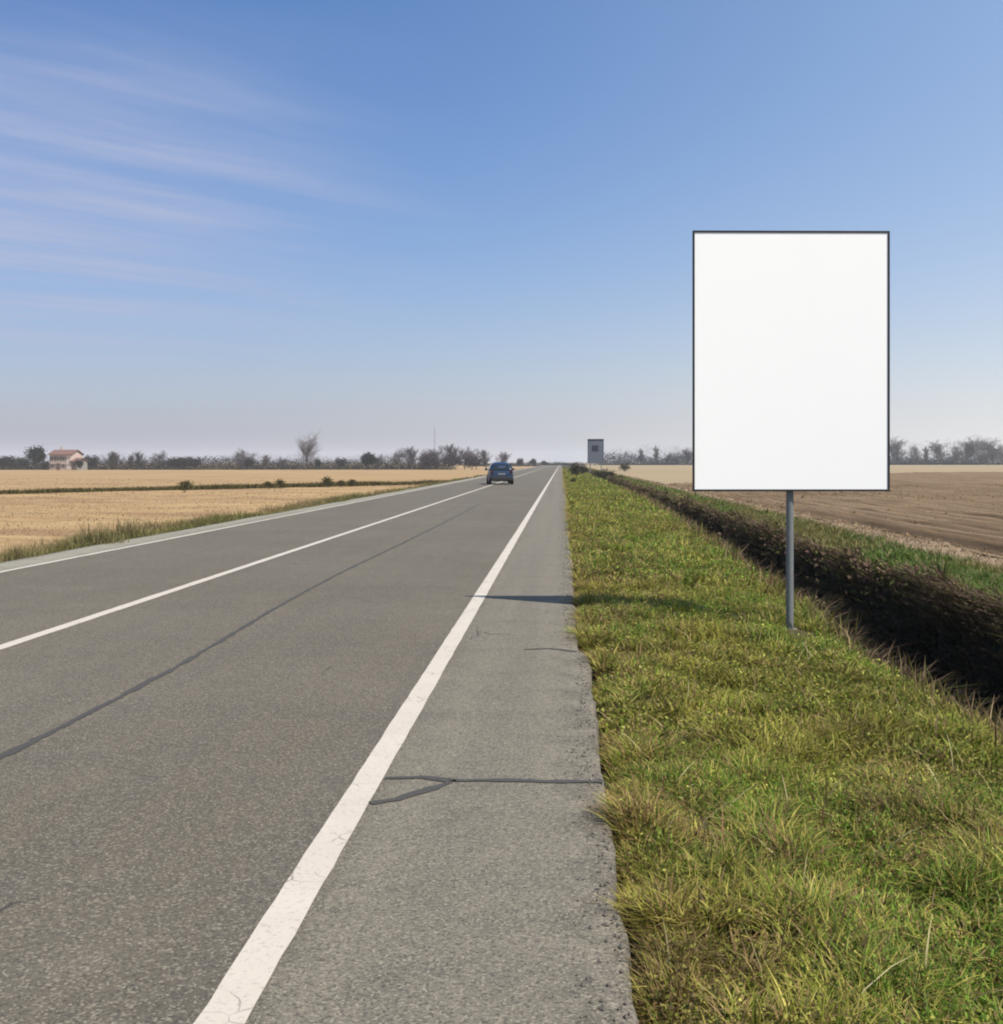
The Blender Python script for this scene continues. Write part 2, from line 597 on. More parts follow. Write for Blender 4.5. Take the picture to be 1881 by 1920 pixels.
def sec_pts(y, x, z):
    wob = 0.22 * (fbm(y * 0.33, x * 0.2, 41) - 0.5) * 2 + 0.10 * (fbm(y * 1.7, x * 0.4, 43) - 0.5) * 2
    k = np.clip((x - 0.5) / 2.0, 0, 1)
    hz = 0.07 * (fbm(y * 1.9, x * 1.9, 47) - 0.5) * 2
    x = np.asarray(x, float)
    div = np.interp(x, [0.5, 2.3, 2.75, 4.3], [0.0, 0.9, 1.0, 0.0]) * np.minimum(0.030 * np.maximum(y - 4, 0), 1.25)
    return x + wob * k + div, z + hz * (0.25 + 0.75 * k)


def section(name, i0, i1, mat, sub=4):
    xs, zs = [], []
    for (xa, za), (xb, zb) in zip(SEC[i0:i1], SEC[i0 + 1:i1 + 1]):
        for t in range(sub):
            xs.append(xa + (xb - xa) * t / sub)
            zs.append(za + (zb - za) * t / sub)
    xs.append(SEC[i1][0]); zs.append(SEC[i1][1])
    ys = np.concatenate([np.arange(-40, 1.0, 1.0), grow(1.0, 60, 0.10, 1.008), grow(60, YEND, 0.6, 1.05)[1:]])
    P = np.zeros((len(ys), len(xs), 3))
    for k, (x, z) in enumerate(zip(xs, zs)):
        P[:, k, 0], P[:, k, 2] = sec_pts(ys, x, z)
        P[:, k, 1] = ys
    return sheet(name, P, mat)


tag(section('verge', 0, 6, M_VERGE), 'gently falling roadside verge under rough green grass', 'verge', kind='structure')
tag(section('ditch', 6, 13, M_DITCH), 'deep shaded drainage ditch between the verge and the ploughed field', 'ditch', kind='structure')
tag(section('bank_top', 13, 16, M_VERGE), 'green bank top on the field side of the ditch', 'bank', kind='structure')
tag(section('field_margin', 16, 18, M_MARGIN), 'pale dry strip along the edge of the ploughed field', 'field margin', kind='structure')


def zsec(x):
    return np.interp(x, [p[0] for p in SEC], [p[1] for p in SEC])


# ploughed field, furrows parallel to the road
xs = np.concatenate([np.arange(7.1, 26, 0.1), grow(26, 130, 0.12, 1.02, 3.0)])
xs = np.unique(xs)
S = np.linspace(0, 1, 150) ** 2.0
XX, SS = np.meshgrid(xs, S)
yend = np.clip(82 + (XX - 9) * 1.9, 78, 172) + 3 * (fbm(XX * 0.15, 0, 5) - 0.5)
YY = -12 + SS * (yend + 12)
XW = XX + 0.25 * (fbm(YY * 0.12, XX * 0.08, 61) - 0.5) * 2
amp = 0.13 * np.clip((60 - YY) / 50, 0.25, 1)
amp = amp * np.clip((XX - 7.1) / 0.5, 0, 1)
ZZ = 0.0 + amp * np.cos((XX - 7.1) * 2 * math.pi / 0.74) * (0.45 + 1.1 * vnoise(YY * 0.07, XX * 1.35, 63)) \
    + 0.07 * np.clip((XX - 7.1) / 0.6, 0, 1) * (fbm(XX * 2.6, YY * 0.7, 65) - 0.5) + 0.10 * (fbm(XX * 0.25, YY * 0.1, 66) - 0.5) * np.clip((XX - 7.3) / 2, 0, 1) - 0.055
tag(sheet('ploughed_field', np.stack([XW, YY, ZZ], -1), M_PLOUGH), 'brown ploughed field with furrows running along the ditch', 'ploughed field', kind='structure')

# wide right land beyond the ploughed field
xr = np.concatenate([np.array([6.3, 9, 14, 20, 30, 45, 70, 110]), grow(150, 2600, 40, 1.3, 400)])
yr = np.concatenate([np.array([-60, 0, 40, 70, 90, 120, 160, 210, 280, 380, 500, 650, 800, 1100]), np.array([1500, 2000, YEND])])
XX, YY = np.meshgrid(xr, yr)
tag(sheet('stubble_field', np.stack([XX, YY, np.full_like(XX, -0.16)], -1), M_FAR), 'flat pale stubble land stretching to the trees on the right', 'field', kind='structure')


def zleft(x, y):
    x, y = np.asarray(x, float), np.asarray(y, float)
    base = -0.24 - 0.95 * np.clip((y - 8) / 400, 0, 1)
    t = np.clip((-8.3 - x) / 1.6, 0, 1)
    return -0.05 + (base + 0.05) * t


xl = -np.concatenate([np.linspace(8.30, 10.2, 9), grow(10.4, 60, 0.35, 1.03)[0:], grow(62, 2600, 3, 1.25, 400)])[::-1]
yl = np.concatenate([np.arange(-60, 8, 6.0), grow(8, 160, 0.5, 1.02), grow(162, YEND, 4, 1.12, 300)])
XX, YY = np.meshgrid(xl, yl)
nr = np.clip((-9.5 - XX) / 1.5, 0, 1) * np.clip((150 - YY) / 120, 0.0, 1)
ZZ = zleft(XX, YY) + 0.16 * (fbm(XX * 0.5, YY * 0.5, 71) - 0.5) * nr + 0.05 * (fbm(XX * 2.1, YY * 2.1, 73) - 0.5) * nr
tag(sheet('stubble_field', np.stack([XX, YY, ZZ], -1), M_STUB), 'tan harvested stubble field left of the road', 'field', kind='structure')


# ------------------------------------------------------------------ grass and other ground cover (uncountable)
def blades(base, h, w, ang, lean, col, tipcol=None, lite=True):
    """base (n,3), height, width, lean direction, lean amount 0..1.5, colour (n,3) -> arrays for one mesh"""
    n = len(base)
    d = np.stack([np.cos(ang), np.sin(ang), np.zeros(n)], 1)
    fa = ang + math.pi / 2 + RNG.uniform(-0.9, 0.9, n)
    s = np.stack([np.cos(fa), np.sin(fa), np.zeros(n)], 1)
    ts, ws = ((0.0, 0.55, 1.0), (0.9, 0.85, 0.0)) if lite else ((0.0, 0.38, 0.72, 1.0), (0.8, 1.0, 0.62, 0.0))
    V, C = [], []
    for t, wk in zip(ts, ws):
        c = base + d * (h * lean * t ** 1.8)[:, None]
        c[:, 2] += h * t * (1 - 0.30 * np.minimum(lean, 1.6) * t)
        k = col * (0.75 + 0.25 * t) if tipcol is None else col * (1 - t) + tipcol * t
        if wk > 0:
            V += [c - s * (w * wk / 2)[:, None], c + s * (w * wk / 2)[:, None]]
            C += [k, k]
        else:
            V.append(c)
            C.append(k)
    V = np.stack(V, 1)
    C = np.stack(C, 1)
    m = V.shape[1]
    i = (np.arange(n) * m)[:, None]
    q = np.concatenate([i + np.array([[k, k + 1, k + 3, k + 2]]) for k in range(0, m - 3, 2)])
    t3 = i + np.array([[m - 3, m - 2, m - 1]])
    return V.reshape(-1, 3), q, t3, C.reshape(-1, 3)


def leaves(c, size, col, flat=0.6):
    """small two-triangle leaves at points c, loosely facing up"""
    n = len(c)
    nrm = RNG.normal(0, 1, (n, 3)) * np.array([1, 1, 0.6])
    nrm[:, 2] = np.abs(nrm[:, 2]) + flat
    nrm /= np.linalg.norm(nrm, axis=1)[:, None]
    a = np.cross(nrm, RNG.normal(0, 1, (n, 3)))
    a /= np.linalg.norm(a, axis=1)[:, None]
    b = np.cross(nrm, a)
    l = size[:, None]
    V = np.stack([c - a * l * 0.5, c + b * l * 0.30 + nrm * l * 0.08, c + a * l * 0.5, c - b * l * 0.30 + nrm * l * 0.08], 1)
    q = (np.arange(n) * 4)[:, None] + np.array([[0, 1, 2, 3]])
    return V.reshape(-1, 3), q, np.repeat(col, 4, axis=0)


def join(parts):
    V, Q, T, C, off = [], [], [], [], 0
    for p in parts:
        if len(p) == 4:
            v_, q, t, c = p
            T.append(t + off)
        else:
            v_, q, c = p
        V.append(v_); Q.append(q + off); C.append(c)
        off += len(v_)
    f = (np.concatenate(Q), np.concatenate(T)) if T else np.concatenate(Q)
    return np.concatenate(V), f, np.concatenate(C)


def palette(n, cols, wts):
    cols = np.array(cols)
    k = RNG.choice(len(cols), n, p=np.array(wts) / sum(wts))
    return cols[k] * RNG.uniform(0.7, 1.3, (n, 1))


def lerp_c(a, b, t):
    return np.array(a)[None] * (1 - t[:, None]) + np.array(b)[None] * t[:, None]


# verge grass, nearest first
parts = []
OLIVE, LUSH, YEL, BRN, DEEP = (0.235, 0.222, 0.032), (0.150, 0.225, 0.026), (0.36, 0.31, 0.070), (0.25, 0.165, 0.070), (0.066, 0.090, 0.014)
bands = [(2.2, 6, 7600, 0.88, .0062), (6, 14, 3200, 1.0, .0100), (14, 34, 900, 1.2, .018), (34, 80, 240, 1.4, .034), (80, 240, 42, 1.6, .07)]
for y0, y1, dens, hs, wd in bands:
    n = int((y1 - y0) * 2.6 * dens)
    ne = int((y1 - y0) * 0.5 * dens)
    x = RNG.uniform(0.16, 2.80, n)
    y = RNG.uniform(y0, y1, n)
    ye = RNG.uniform(y0, y1, ne)                                   # thicker fringe along the asphalt
    x = np.concatenate([x, edge_x(ye) + 0.02 + 0.16 * RNG.random(ne) + 0.04 * vnoise(ye * 2.0, 0, 12)])
    y = np.concatenate([y, ye])
    edge = edge_x(y)
    keep = x > edge + 0.025 + 0.05 * vnoise(y * 2.0, 0, 12)
    keep &= ~((np.abs(x - 2.16) < 0.16) & (y > 10.3) & (y < 11.25))          # trodden patch at the billboard post
    x, y = x[keep], y[keep]
    n = len(x)
    X, Z = sec_pts(y, x, zsec(x))
    clump = fbm(x * 3.4, y * 3.4, 81)
    big = fbm(x * 0.9, y * 0.55, 83)
    h = (0.055 + 0.12 * np.clip((clump - 0.30) * 2.2, 0, 1)) * RNG.uniform(0.5, 1.3, n) * hs
    h *= 0.7 + 0.6 * big
    near_edge = np.clip(1 - (x - edge_x(y)) / 0.25, 0, 1)
    h *= 1 + 0.42 * near_edge * (0.4 + 1.2 * vnoise(y * 0.9, 0, 55))
    cang = 4 * math.pi * fbm(x * 2.6, y * 2.6, 84, 2)
    ang = np.where(RNG.random(n) < 0.4, cang + RNG.normal(0, 0.7, n), RNG.uniform(0, 2 * math.pi, n))
    ang = np.where(RNG.random(n) < near_edge * 0.35, math.pi + RNG.normal(0, .6, n), ang)
    lean = RNG.uniform(0.2, 1.6, n) * (1 - 0.45 * near_edge)
    g = np.clip((fbm(x * 0.8 + 3, y * 0.8, 85) - 0.36) * 4, 0, 1)           # lush patches
    g = np.clip(g + 0.40 * np.clip((x - 1.1) / 1.2, 0, 1) - 0.25 * near_edge, 0, 1)
    col = lerp_c(OLIVE, LUSH, g)
    r = RNG.random(n)
    dry = 0.24 + 0.46 * np.clip((fbm(x * 1.9, y * 1.5, 86) - 0.45) * 4, 0, 1) + 0.25 * near_edge + 0.26 * np.clip(1.1 - x, 0, 1)
    col = np.where((r < 0.31)[:, None], np.array(YEL), col)
    col = np.where((r > 1 - dry * 0.55)[:, None], np.array(BRN), col)
    col = np.where(((r > 0.31) & (r < 0.38))[:, None], np.array(DEEP), col)
    col = col * RNG.uniform(0.6, 1.4, (n, 1)) * (0.62 + 0.85 * fbm(x * 3.2, y * 2.6, 88))[:, None]
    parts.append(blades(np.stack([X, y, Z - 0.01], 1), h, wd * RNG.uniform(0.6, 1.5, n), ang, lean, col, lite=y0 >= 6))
    # leaves of clover and weeds between the blades, thick in some patches and absent in others
    m = int(n * 0.5)
    pk = np.clip((fbm(x * 1.4, y * 1.4, 89) - 0.32) * 3, 0.06, 1)
    k = RNG.choice(n, m, p=pk / pk.sum())
    pz = np.stack([X[k] + RNG.normal(0, .02, m), y[k] + RNG.normal(0, .02, m), Z[k] + 0.01 + h[k] * RNG.uniform(0.1, 0.75, m)], 1)
    lc = col[k] * np.array([[0.95, 1.08, 1.0]]) * RNG.uniform(0.75, 1.25, (m, 1))
    parts.append(leaves(pz, wd * RNG.uniform(1.4, 3.4, m), lc * 0.8, 0.1))
# upright tufts and dead weed stems standing out of the sward, many of them on the lip of the ditch
n = 5200
rim = RNG.random(n) < 0.5
y = 2.0 + 70 * RNG.random(n) ** 1.9
x = np.where(rim, RNG.normal(2.58, 0.10, n), RNG.uniform(0.3, 2.7, n))
cid = np.floor(y * 3.3) * 17 + np.floor(x * 3)
keep = (hash2(cid, cid * 0, 5) < 0.30) | rim
x, y, rim = x[keep], y[keep], rim[keep]
n = len(x)
X, Z = sec_pts(y, x, zsec(x))
h = RNG.uniform(0.10, 0.30, n) * (0.7 + 0.6 * rim) * (0.4 + 1.2 * fbm(x * 1.5, y * 1.2, 131))
col = palette(n, [(0.20, 0.13, 0.065), (0.17, 0.15, 0.04), (0.28, 0.20, 0.10), (0.14, 0.07, 0.04)], [3, 3, 2, 1])
parts.append(blades(np.stack([X, y, Z - 0.01], 1), h, np.clip(0.0045 + y * 0.0008, 0.005, 0.035) * RNG.uniform(.7, 1.4, n), RNG.uniform(0, 6.28, n), RNG.uniform(0.05, 0.8, n), col))
V, Fc, C = join(parts)
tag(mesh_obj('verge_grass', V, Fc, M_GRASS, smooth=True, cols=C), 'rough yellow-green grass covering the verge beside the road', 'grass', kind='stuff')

# long dry bents and stalks arching out of the verge grass
n = 760
x = RNG.uniform(0.3, 2.8, n)
y = 2.0 + 22 * RNG.random(n) ** 1.7
X, Z = sec_pts(y, x, zsec(x))
h = RNG.uniform(0.09, 0.25, n)
V, q, t, C = blades(np.stack([X, y, Z], 1), h, RNG.uniform(0.004, 0.008, n), RNG.uniform(0, 6.28, n), RNG.uniform(0.2, 1.7, n),
                    palette(n, [(0.38, 0.31, 0.15), (0.33, 0.24, 0.12), (0.24, 0.13, 0.07), (0.46, 0.39, 0.22)], [4, 3, 2, 2]), lite=False)
tag(mesh_obj('dry_stalks', V, (q, t), M_STRAW, smooth=True, cols=C), 'straw coloured dry stalks arching out of the verge grass', 'dry grass', kind='stuff')

# loose grit and small stones along the broken edge of the asphalt
n = 1500
y = 2.2 + 26 * RNG.random(n) ** 1.7
x = edge_x(y) - 0.03 + RNG.normal(0, 0.06, n)
on = x < edge_x(y) - 0.01
zg = np.where(on, 0.002, -0.07)
sz = RNG.uniform(0.003, 0.010, n) * (1 + (RNG.random(n) < .05)) 
O8 = np.array([(1, 0, 0), (0, 1, 0), (-1, 0, 0), (0, -1, 0), (0, 0, 0.7), (0, 0, -0.5)], float)
j = O8[None] * RNG.uniform(0.55, 1.35, (n, 6, 1)) * sz[:, None, None]
V = np.stack([x, y, zg], 1)[:, None, :] + j
F8 = np.array([(0, 1, 4), (1, 2, 4), (2, 3, 4), (3, 0, 4), (1, 0, 5), (2, 1, 5), (3, 2, 5), (0, 3, 5)])
tag(mesh_obj('grit', V.reshape(-1, 3), ((np.arange(n) * 6)[:, None, None] + F8[None]).reshape(-1, 3), plain('grit_stone', (0.09, 0.08, 0.064), 0.9, 0, 0.5, 40)),
    'loose grit scattered along the broken edge of the asphalt', 'grit', kind='stuff')

# rank growth in the ditch and brambles hanging on its far bank
parts = []
for y0, y1, dens, wd, hs in ((2.5, 14, 1250, .013, 1), (14, 40, 420, .022, 1.1), (40, 110, 110, .04, 1.3), (110, 260, 24, .08, 1.6)):
    n = int((y1 - y0) * 2.2 * dens)
    x = 2.60 + 2.22 * RNG.random(n) ** 0.75
    y = RNG.uniform(y0, y1, n)
    X, Z = sec_pts(y, x, zsec(x))
    top = np.clip((x - 4.22 + 0.5 * (fbm(x * 0.3, y * 0.5, 93) - 0.5)) / 0.5, 0, 1)
    nearb = np.clip((2.85 - x) / 0.25, 0, 1)
    h = RNG.uniform(0.12, 0.36, n) * hs * (0.3 + 1.3 * fbm(x * 1.5, y * 0.9, 91))
    ang = np.where(x > 3.9, math.pi + RNG.normal(0, 0.8, n), RNG.normal(0, 0.9, n))
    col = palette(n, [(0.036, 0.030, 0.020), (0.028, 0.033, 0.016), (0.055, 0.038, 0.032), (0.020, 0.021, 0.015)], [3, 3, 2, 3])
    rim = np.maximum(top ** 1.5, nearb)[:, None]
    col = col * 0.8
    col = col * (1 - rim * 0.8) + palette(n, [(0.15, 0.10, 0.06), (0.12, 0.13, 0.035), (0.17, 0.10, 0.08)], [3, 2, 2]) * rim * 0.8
    parts.append(blades(np.stack([X, y, Z - 0.02], 1), h, wd * RNG.uniform(0.6, 1.5, n), ang, RNG.uniform(0.4, 1.5, n), col))
    m = n // 2
    k = RNG.choice(n, m, replace=False)
    nrm_off = np.where(x[k] > 3.9, -1, 0.3)[:, None] * RNG.uniform(0.02, 0.22, (m, 1))
    pz = np.stack([X[k], y[k], Z[k] + h[k] * 0.5], 1) + nrm_off * np.array([[1, 0, 0.15]])
    parts.append(leaves(pz, wd * RNG.uniform(2.0, 5.5, m), col[k] * 0.9))
V, Fc, C = join(parts)
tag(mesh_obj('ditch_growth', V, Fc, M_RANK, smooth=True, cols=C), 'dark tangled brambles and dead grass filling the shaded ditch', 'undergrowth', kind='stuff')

# green grass along the top of the far bank, then thin pale grass on the field margin
parts = []
for y0, y1, dens, wd, hs in ((4, 16, 1500, .014, 1), (16, 45, 460, .024, 1.1), (45, 120, 90, .05, 1.3), (120, 260, 22, .09, 1.5)):
    n = int((y1 - y0) * 1.5 * dens)
    x = RNG.uniform(4.62, 6.15, n)
    y = RNG.uniform(y0, y1, n)
    X, Z = sec_pts(y, x, zsec(x))
    k = np.clip((fbm(x * 0.8, y * 0.35, 95) - 0.4) * 5, 0, 1)
    col = lerp_c((0.17, 0.155, 0.045), (0.10, 0.155, 0.026), k) * RNG.uniform(0.65, 1.3, (n, 1))
    dry = (RNG.random(n) < 0.12 + 0.6 * np.clip((x - 5.75) / 0.35, 0, 1))[:, None]
    col = np.where(dry, palette(n, [(0.30, 0.24, 0.12), (0.2, 0.14, 0.07)], [2, 1]), col)
    parts.append(blades(np.stack([X, y, Z - 0.01], 1), RNG.uniform(0.07, 0.2, n) * hs, wd * RNG.uniform(0.6, 1.4, n), RNG.uniform(0, 6.28, n), RNG.uniform(0.2, 1.2, n), col))
    n = n // 6
    x = RNG.uniform(5.9, 7.3, n)
    y = RNG.uniform(y0, y1, n)
    X, Z = sec_pts(y, x, zsec(x))
    parts.append(blades(np.stack([X, y, Z - 0.01], 1), RNG.uniform(0.04, 0.12, n) * hs, wd * RNG.uniform(0.6, 1.4, n), RNG.uniform(0, 6.28, n), RNG.uniform(0.4, 1.5, n),
                        palette(n, [(0.32, 0.23, 0.14), (0.27, 0.18, 0.12), (0.22, 0.18, 0.08)], [3, 2, 1])))
V, Fc, C = join(parts)
tag(mesh_obj('bank_grass', V, Fc, M_GRASS, smooth=True, cols=C), 'bright green grass along the field side of the ditch', 'grass', kind='stuff')

# clods on the ploughed ground
n = 9000
x = 7.2 + 30 * RNG.random(n) ** 1.6
y = 6 + 70 * RNG.random(n) ** 1.4
sz = RNG.uniform(0.012, 0.042, n) * (1 + (RNG.random(n) < 0.06) * 1.2) * np.clip(0.7 + y / 60, 0.7, 1.6)
O = np.array([(1, 0, 0), (0, 1, 0), (-1, 0, 0), (0, -1, 0), (0, 0, 0.7), (0, 0, -0.5)], float)
a = RNG.uniform(0, 6.28, n)
j = O[None] * RNG.uniform(0.55, 1.35, (n, 6, 1))
rx = j[..., 0] * np.cos(a)[:, None] - j[..., 1] * np.sin(a)[:, None]
ry = j[..., 0] * np.sin(a)[:, None] + j[..., 1] * np.cos(a)[:, None]
zz = -0.055 + 0.06 * np.cos((x - 7.1) * 2 * math.pi / 0.74) * np.clip((60 - y) / 50, 0.25, 1) + 0.012
V = np.stack([x[:, None] + rx * sz[:, None], y[:, None] + ry * sz[:, None], zz[:, None] + j[..., 2] * sz[:, None]], -1)
Fo = np.array([(0, 1, 4), (1, 2, 4), (2, 3, 4), (3, 0, 4), (1, 0, 5), (2, 1, 5), (3, 2, 5), (0, 3, 5)])
Fc = ((np.arange(n) * 6)[:, None, None] + Fo[None]).reshape(-1, 3)
tag(mesh_obj('soil_clods', V.reshape(-1, 3), Fc, M_PLOUGH), 'loose brown clods lying over the ploughed field', 'soil', kind='stuff')

# left verge: narrow green strip with taller tufts, then stubble stalks
parts = []
for y0, y1, dens, wd, hs in ((8, 22, 900, .012, 1), (22, 50, 480, .018, 1), (50, 110, 130, .035, 1.1), (110, 260, 34, .07, 1.2)):
    n = int((y1 - y0) * 1.4 * dens)
    dx_ = RNG.random(n) ** 1.2 * 2.2
    y = RNG.uniform(y0, y1, n)
    x = edge_l(y) - 0.02 - dx_
    Z = zleft(x, y)
    tall = np.clip((fbm(x * 0.5, y * 0.28, 101) - 0.45) * 4, 0, 1)
    h = RNG.uniform(0.07, 0.22, n) * hs * (0.8 + 1.3 * tall) * np.clip(0.5 + dx_, .5, 1)
    g = np.clip(1 - dx_ / 2.0, 0, 1) * (0.6 + 0.5 * fbm(x * 0.6, y * 0.3, 103))
    col = lerp_c((0.30, 0.22, 0.11), (0.155, 0.145, 0.045), np.clip(g * 1.4, 0, 1)) * RNG.uniform(0.65, 1.3, (n, 1))
    parts.append(blades(np.stack([x, y, Z - 0.02], 1), h, wd * RNG.uniform(0.6, 1.4, n), RNG.uniform(0, 6.28, n), RNG.uniform(0.1, 0.9, n), col))
V, Fc, C = join(parts)
tag(mesh_obj('verge_grass', V, Fc, M_GRASS, smooth=True, cols=C), 'narrow olive grass strip along the left edge of the road', 'grass', kind='stuff')

parts = []
for y0, y1, n, wd, hs in ((12, 30, 20000, .016, 1), (30, 62, 20000, .026, 1), (62, 130, 9000, .06, 1.2)):
    y = RNG.uniform(y0, y1, n)
    x = -9.6 - RNG.random(n) * (0.52 * y + 3)
    Z = zleft(x, y) + 0.16 * (fbm(x * 0.5, y * 0.5, 71) - 0.5) + 0.02
    k = fbm(x * 0.25, y * 0.35, 105)
    col = lerp_c((0.40, 0.28, 0.16), (0.27, 0.165, 0.10), np.clip((k - 0.35) * 3, 0, 1)) * RNG.uniform(0.65, 1.3, (n, 1))
    parts.append(blades(np.stack([x, y, Z - 0.03], 1), RNG.uniform(0.02, 0.08, n) * hs, wd * RNG.uniform(0.6, 1.4, n), RNG.uniform(0, 6.28, n), RNG.uniform(0.3, 2.0, n), col))
V, Fc, C = join(parts)
tag(mesh_obj('stubble', V, Fc, M_STRAW, smooth=True, cols=C), 'short tan straw stubble standing in the left field', 'stubble', kind='stuff')

# low rough bank that divides the left field (from the far left to the road)
DA, DB = np.array([-46.0, 40.0]), np.array([-9.2, 100.0])
n = 26000
t = RNG.random(n)
cx = DA[0] + (DB[0] - DA[0]) * t + RNG.normal(0, 0.5, n)
cy = DA[1] + (DB[1] - DA[1]) * t + RNG.normal(0, 0.8, n) + 3.0 * np.sin(t * 3.1)
Z = zleft(cx, cy)
h = RNG.uniform(0.2, 0.48, n) * (0.7 + 0.7 * fbm(cx * 0.25, cy * 0.1, 107))
col = palette(n, [(0.10, 0.08, 0.03), (0.075, 0.075, 0.022), (0.12, 0.10, 0.04), (0.055, 0.045, 0.02)], [3, 3, 2, 3])
V, q, tt, C = blades(np.stack([cx, cy, Z - 0.05], 1), h, RNG.uniform(0.02, 0.06, n), RNG.uniform(0, 6.28, n), RNG.uniform(0.1, 0.8, n), col)
tag(mesh_obj('rough_grass', V, (q, tt), M_RANK, smooth=True, cols=C), 'dark olive line of rough grass crossing the left field', 'grass', kind='stuff')


# ------------------------------------------------------------------ trees and shrubs
def at_px(px, Y):
    return (px - VPX) * Y / F_PX


def branch_mesh(seed, height, reach, up, trunk_r, fork, twig_r, bole, kids):
    """returns (trunk, crown) mesh builders of a leafless tree: a leader with limbs from the bole upwards, each forking into twigs"""
    rnd = random.Random(seed)
    tr, cr = MB(), MB()

    def limb(p, d, length, r, lev):
        segs = 3 if lev < 3 else 2
        q, dd = p, d
        for i in range(segs):
            jit = Vector((rnd.uniform(-1, 1), rnd.uniform(-1, 1), rnd.uniform(-.7, .7))) * 0.22
            dd = (dd + jit + Vector((0, 0, up * 0.14))).normalized()
            nq = q + dd * (length / segs)
            cr.tube(q, nq, max(r * (1 - 0.6 * i / segs), twig_r), max(r * (1 - 0.6 * (i + 1) / segs), twig_r * .8), 3, cap=False)
            if lev < 4:
                for _ in range(kids if lev < 3 else 2):
                    az = rnd.uniform(0, 6.283)
                    e = dd.orthogonal().normalized()
                    e = e * math.cos(az) + dd.cross(e) * math.sin(az)
                    nd = (dd * math.cos(fork) + e * math.sin(fork) * rnd.uniform(.6, 1.4)).normalized()
                    limb(q.lerp(nq, rnd.uniform(.3, 1)), nd, length * rnd.uniform(.42, .7), r * .5, lev + 1)
            q = nq

    q, d, n = Vector((0, 0, -0.1)), Vector((0, 0, 1)), 7
    for i in range(n):
        d = (d + Vector((rnd.uniform(-1, 1), rnd.uniform(-1, 1), 0)) * 0.08).normalized()
        nq = q + d * (height * 0.62 / n)
        tr.tube(q, nq, trunk_r * (1 - .8 * i / n), trunk_r * (1 - .8 * (i + 1) / n), 6, cap=False)
        if (i + 1) / n > bole:
            for _ in range(2 if i < n - 1 else 3):
                az = rnd.uniform(0, 6.283)
                e = Vector((math.cos(az), math.sin(az), 0))
                nd = (d * math.cos(fork) + e * math.sin(fork) * rnd.uniform(.6, 1.3)).normalized()
                limb(nq, nd, height * reach * rnd.uniform(.7, 1.1), trunk_r * .45, 1)
        q = nq
    k = height / max(v_[2] for v_ in cr.v)
    for mb in (tr, cr):
        mb.v = [(x * k, y * k, z * k) for x, y, z in mb.v]
    return tr, cr


def bare_tree(name, seed, height, mat, reach=0.32, up=1.0, fork=0.6, bole=0.25, kids=2, twig_r=0.018):
    root = empty(name, (0, 0, 0))
    tr, cr = branch_mesh(seed, height, reach, up, height * 0.022, fork, twig_r, bole, kids)
    tr.build('trunk', M_BARK, root)
    cr.build('crown', mat, root)
    return root


def bush(name, seed, w, h, n, cols, size, mat=M_LEAF, trunk=True, lobes=7, z0=0.15):
    """a leafy mass: leaf faces through several uneven lobes round a short woody stem"""
    rg = np.random.default_rng(seed)
    root = empty(name, (0, 0, 0))
    pts = []
    for k in range(lobes):
        a = rg.uniform(0, 6.28)
        rr = rg.uniform(0, 0.34) * w
        lc = np.array([math.cos(a) * rr, math.sin(a) * rr, h * rg.uniform(0.28 + z0, 0.72)])
        lr = np.array([w * rg.uniform(.2, .33), w * rg.uniform(.2, .33), h * rg.uniform(.22, .34)])
        m = n // lobes
        dv = rg.normal(0, 1, (m, 3))
        dv /= np.linalg.norm(dv, axis=1)[:, None]
        pts.append(lc + dv * lr * (rg.random((m, 1)) ** 0.45) * (1 + 0.18 * rg.normal(0, 1, (m, 1))))
    pts = np.concatenate(pts)
    pts[:, 2] = np.clip(pts[:, 2], 0.02, None)
    c = np.array(cols)[rg.integers(0, len(cols), len(pts))] * rg.uniform(.7, 1.3, (len(pts), 1))
    V, q, C = leaves(pts, rg.uniform(.6, 1.4, len(pts)) * size, c, 0.2)
    mesh_obj('crown' if trunk else 'foliage', V, q, mat, root, cols=C)
    mb = MB()
    for k in range(5):
        a = rg.uniform(0, 6.28)
        mb.tube((0, 0, -0.1), (math.cos(a) * w * .2, math.sin(a) * w * .2, h * .6), h * .02, h * .008, 4)
    mb.build('trunk' if trunk else 'stem', M_BARK, root)
    return root


def copy_tree(src):
    r = src.copy()
    COL.objects.link(r)
    for ch in src.children:
        c = ch.copy()
        COL.objects.link(c)
        c.parent = r
    return r


USED = set()


def plant(proto, px, Y, zg, scale, label, cat, group=None, rz=None, sx=1.0):
    o = proto if proto.name not in USED else copy_tree(proto)
    USED.add(proto.name)
    o.location = (at_px(px, Y), Y, zg)
    o.rotation_euler = (0, 0, random.uniform(0, 6.28) if rz is None else rz)
    if 'bare' in label or 'leafless' in label or 'poplar' in label or 'crown' in label or 'slim tree' in label:
        sx *= 1.25
    o.scale = (scale * sx, scale * sx, scale)
    tag(o, label, cat, group)
    if 'group' in o.keys() and not group:
        del o['group']
    return o


DARKG = [(0.020, 0.027, 0.018), (0.015, 0.021, 0.015), (0.026, 0.030, 0.022)]
GREYG = [(0.032, 0.033, 0.029), (0.026, 0.03, 0.024), (0.042, 0.037, 0.034)]
PURP = [(0.048, 0.036, 0.042), (0.06, 0.042, 0.046), (0.04, 0.034, 0.034)]

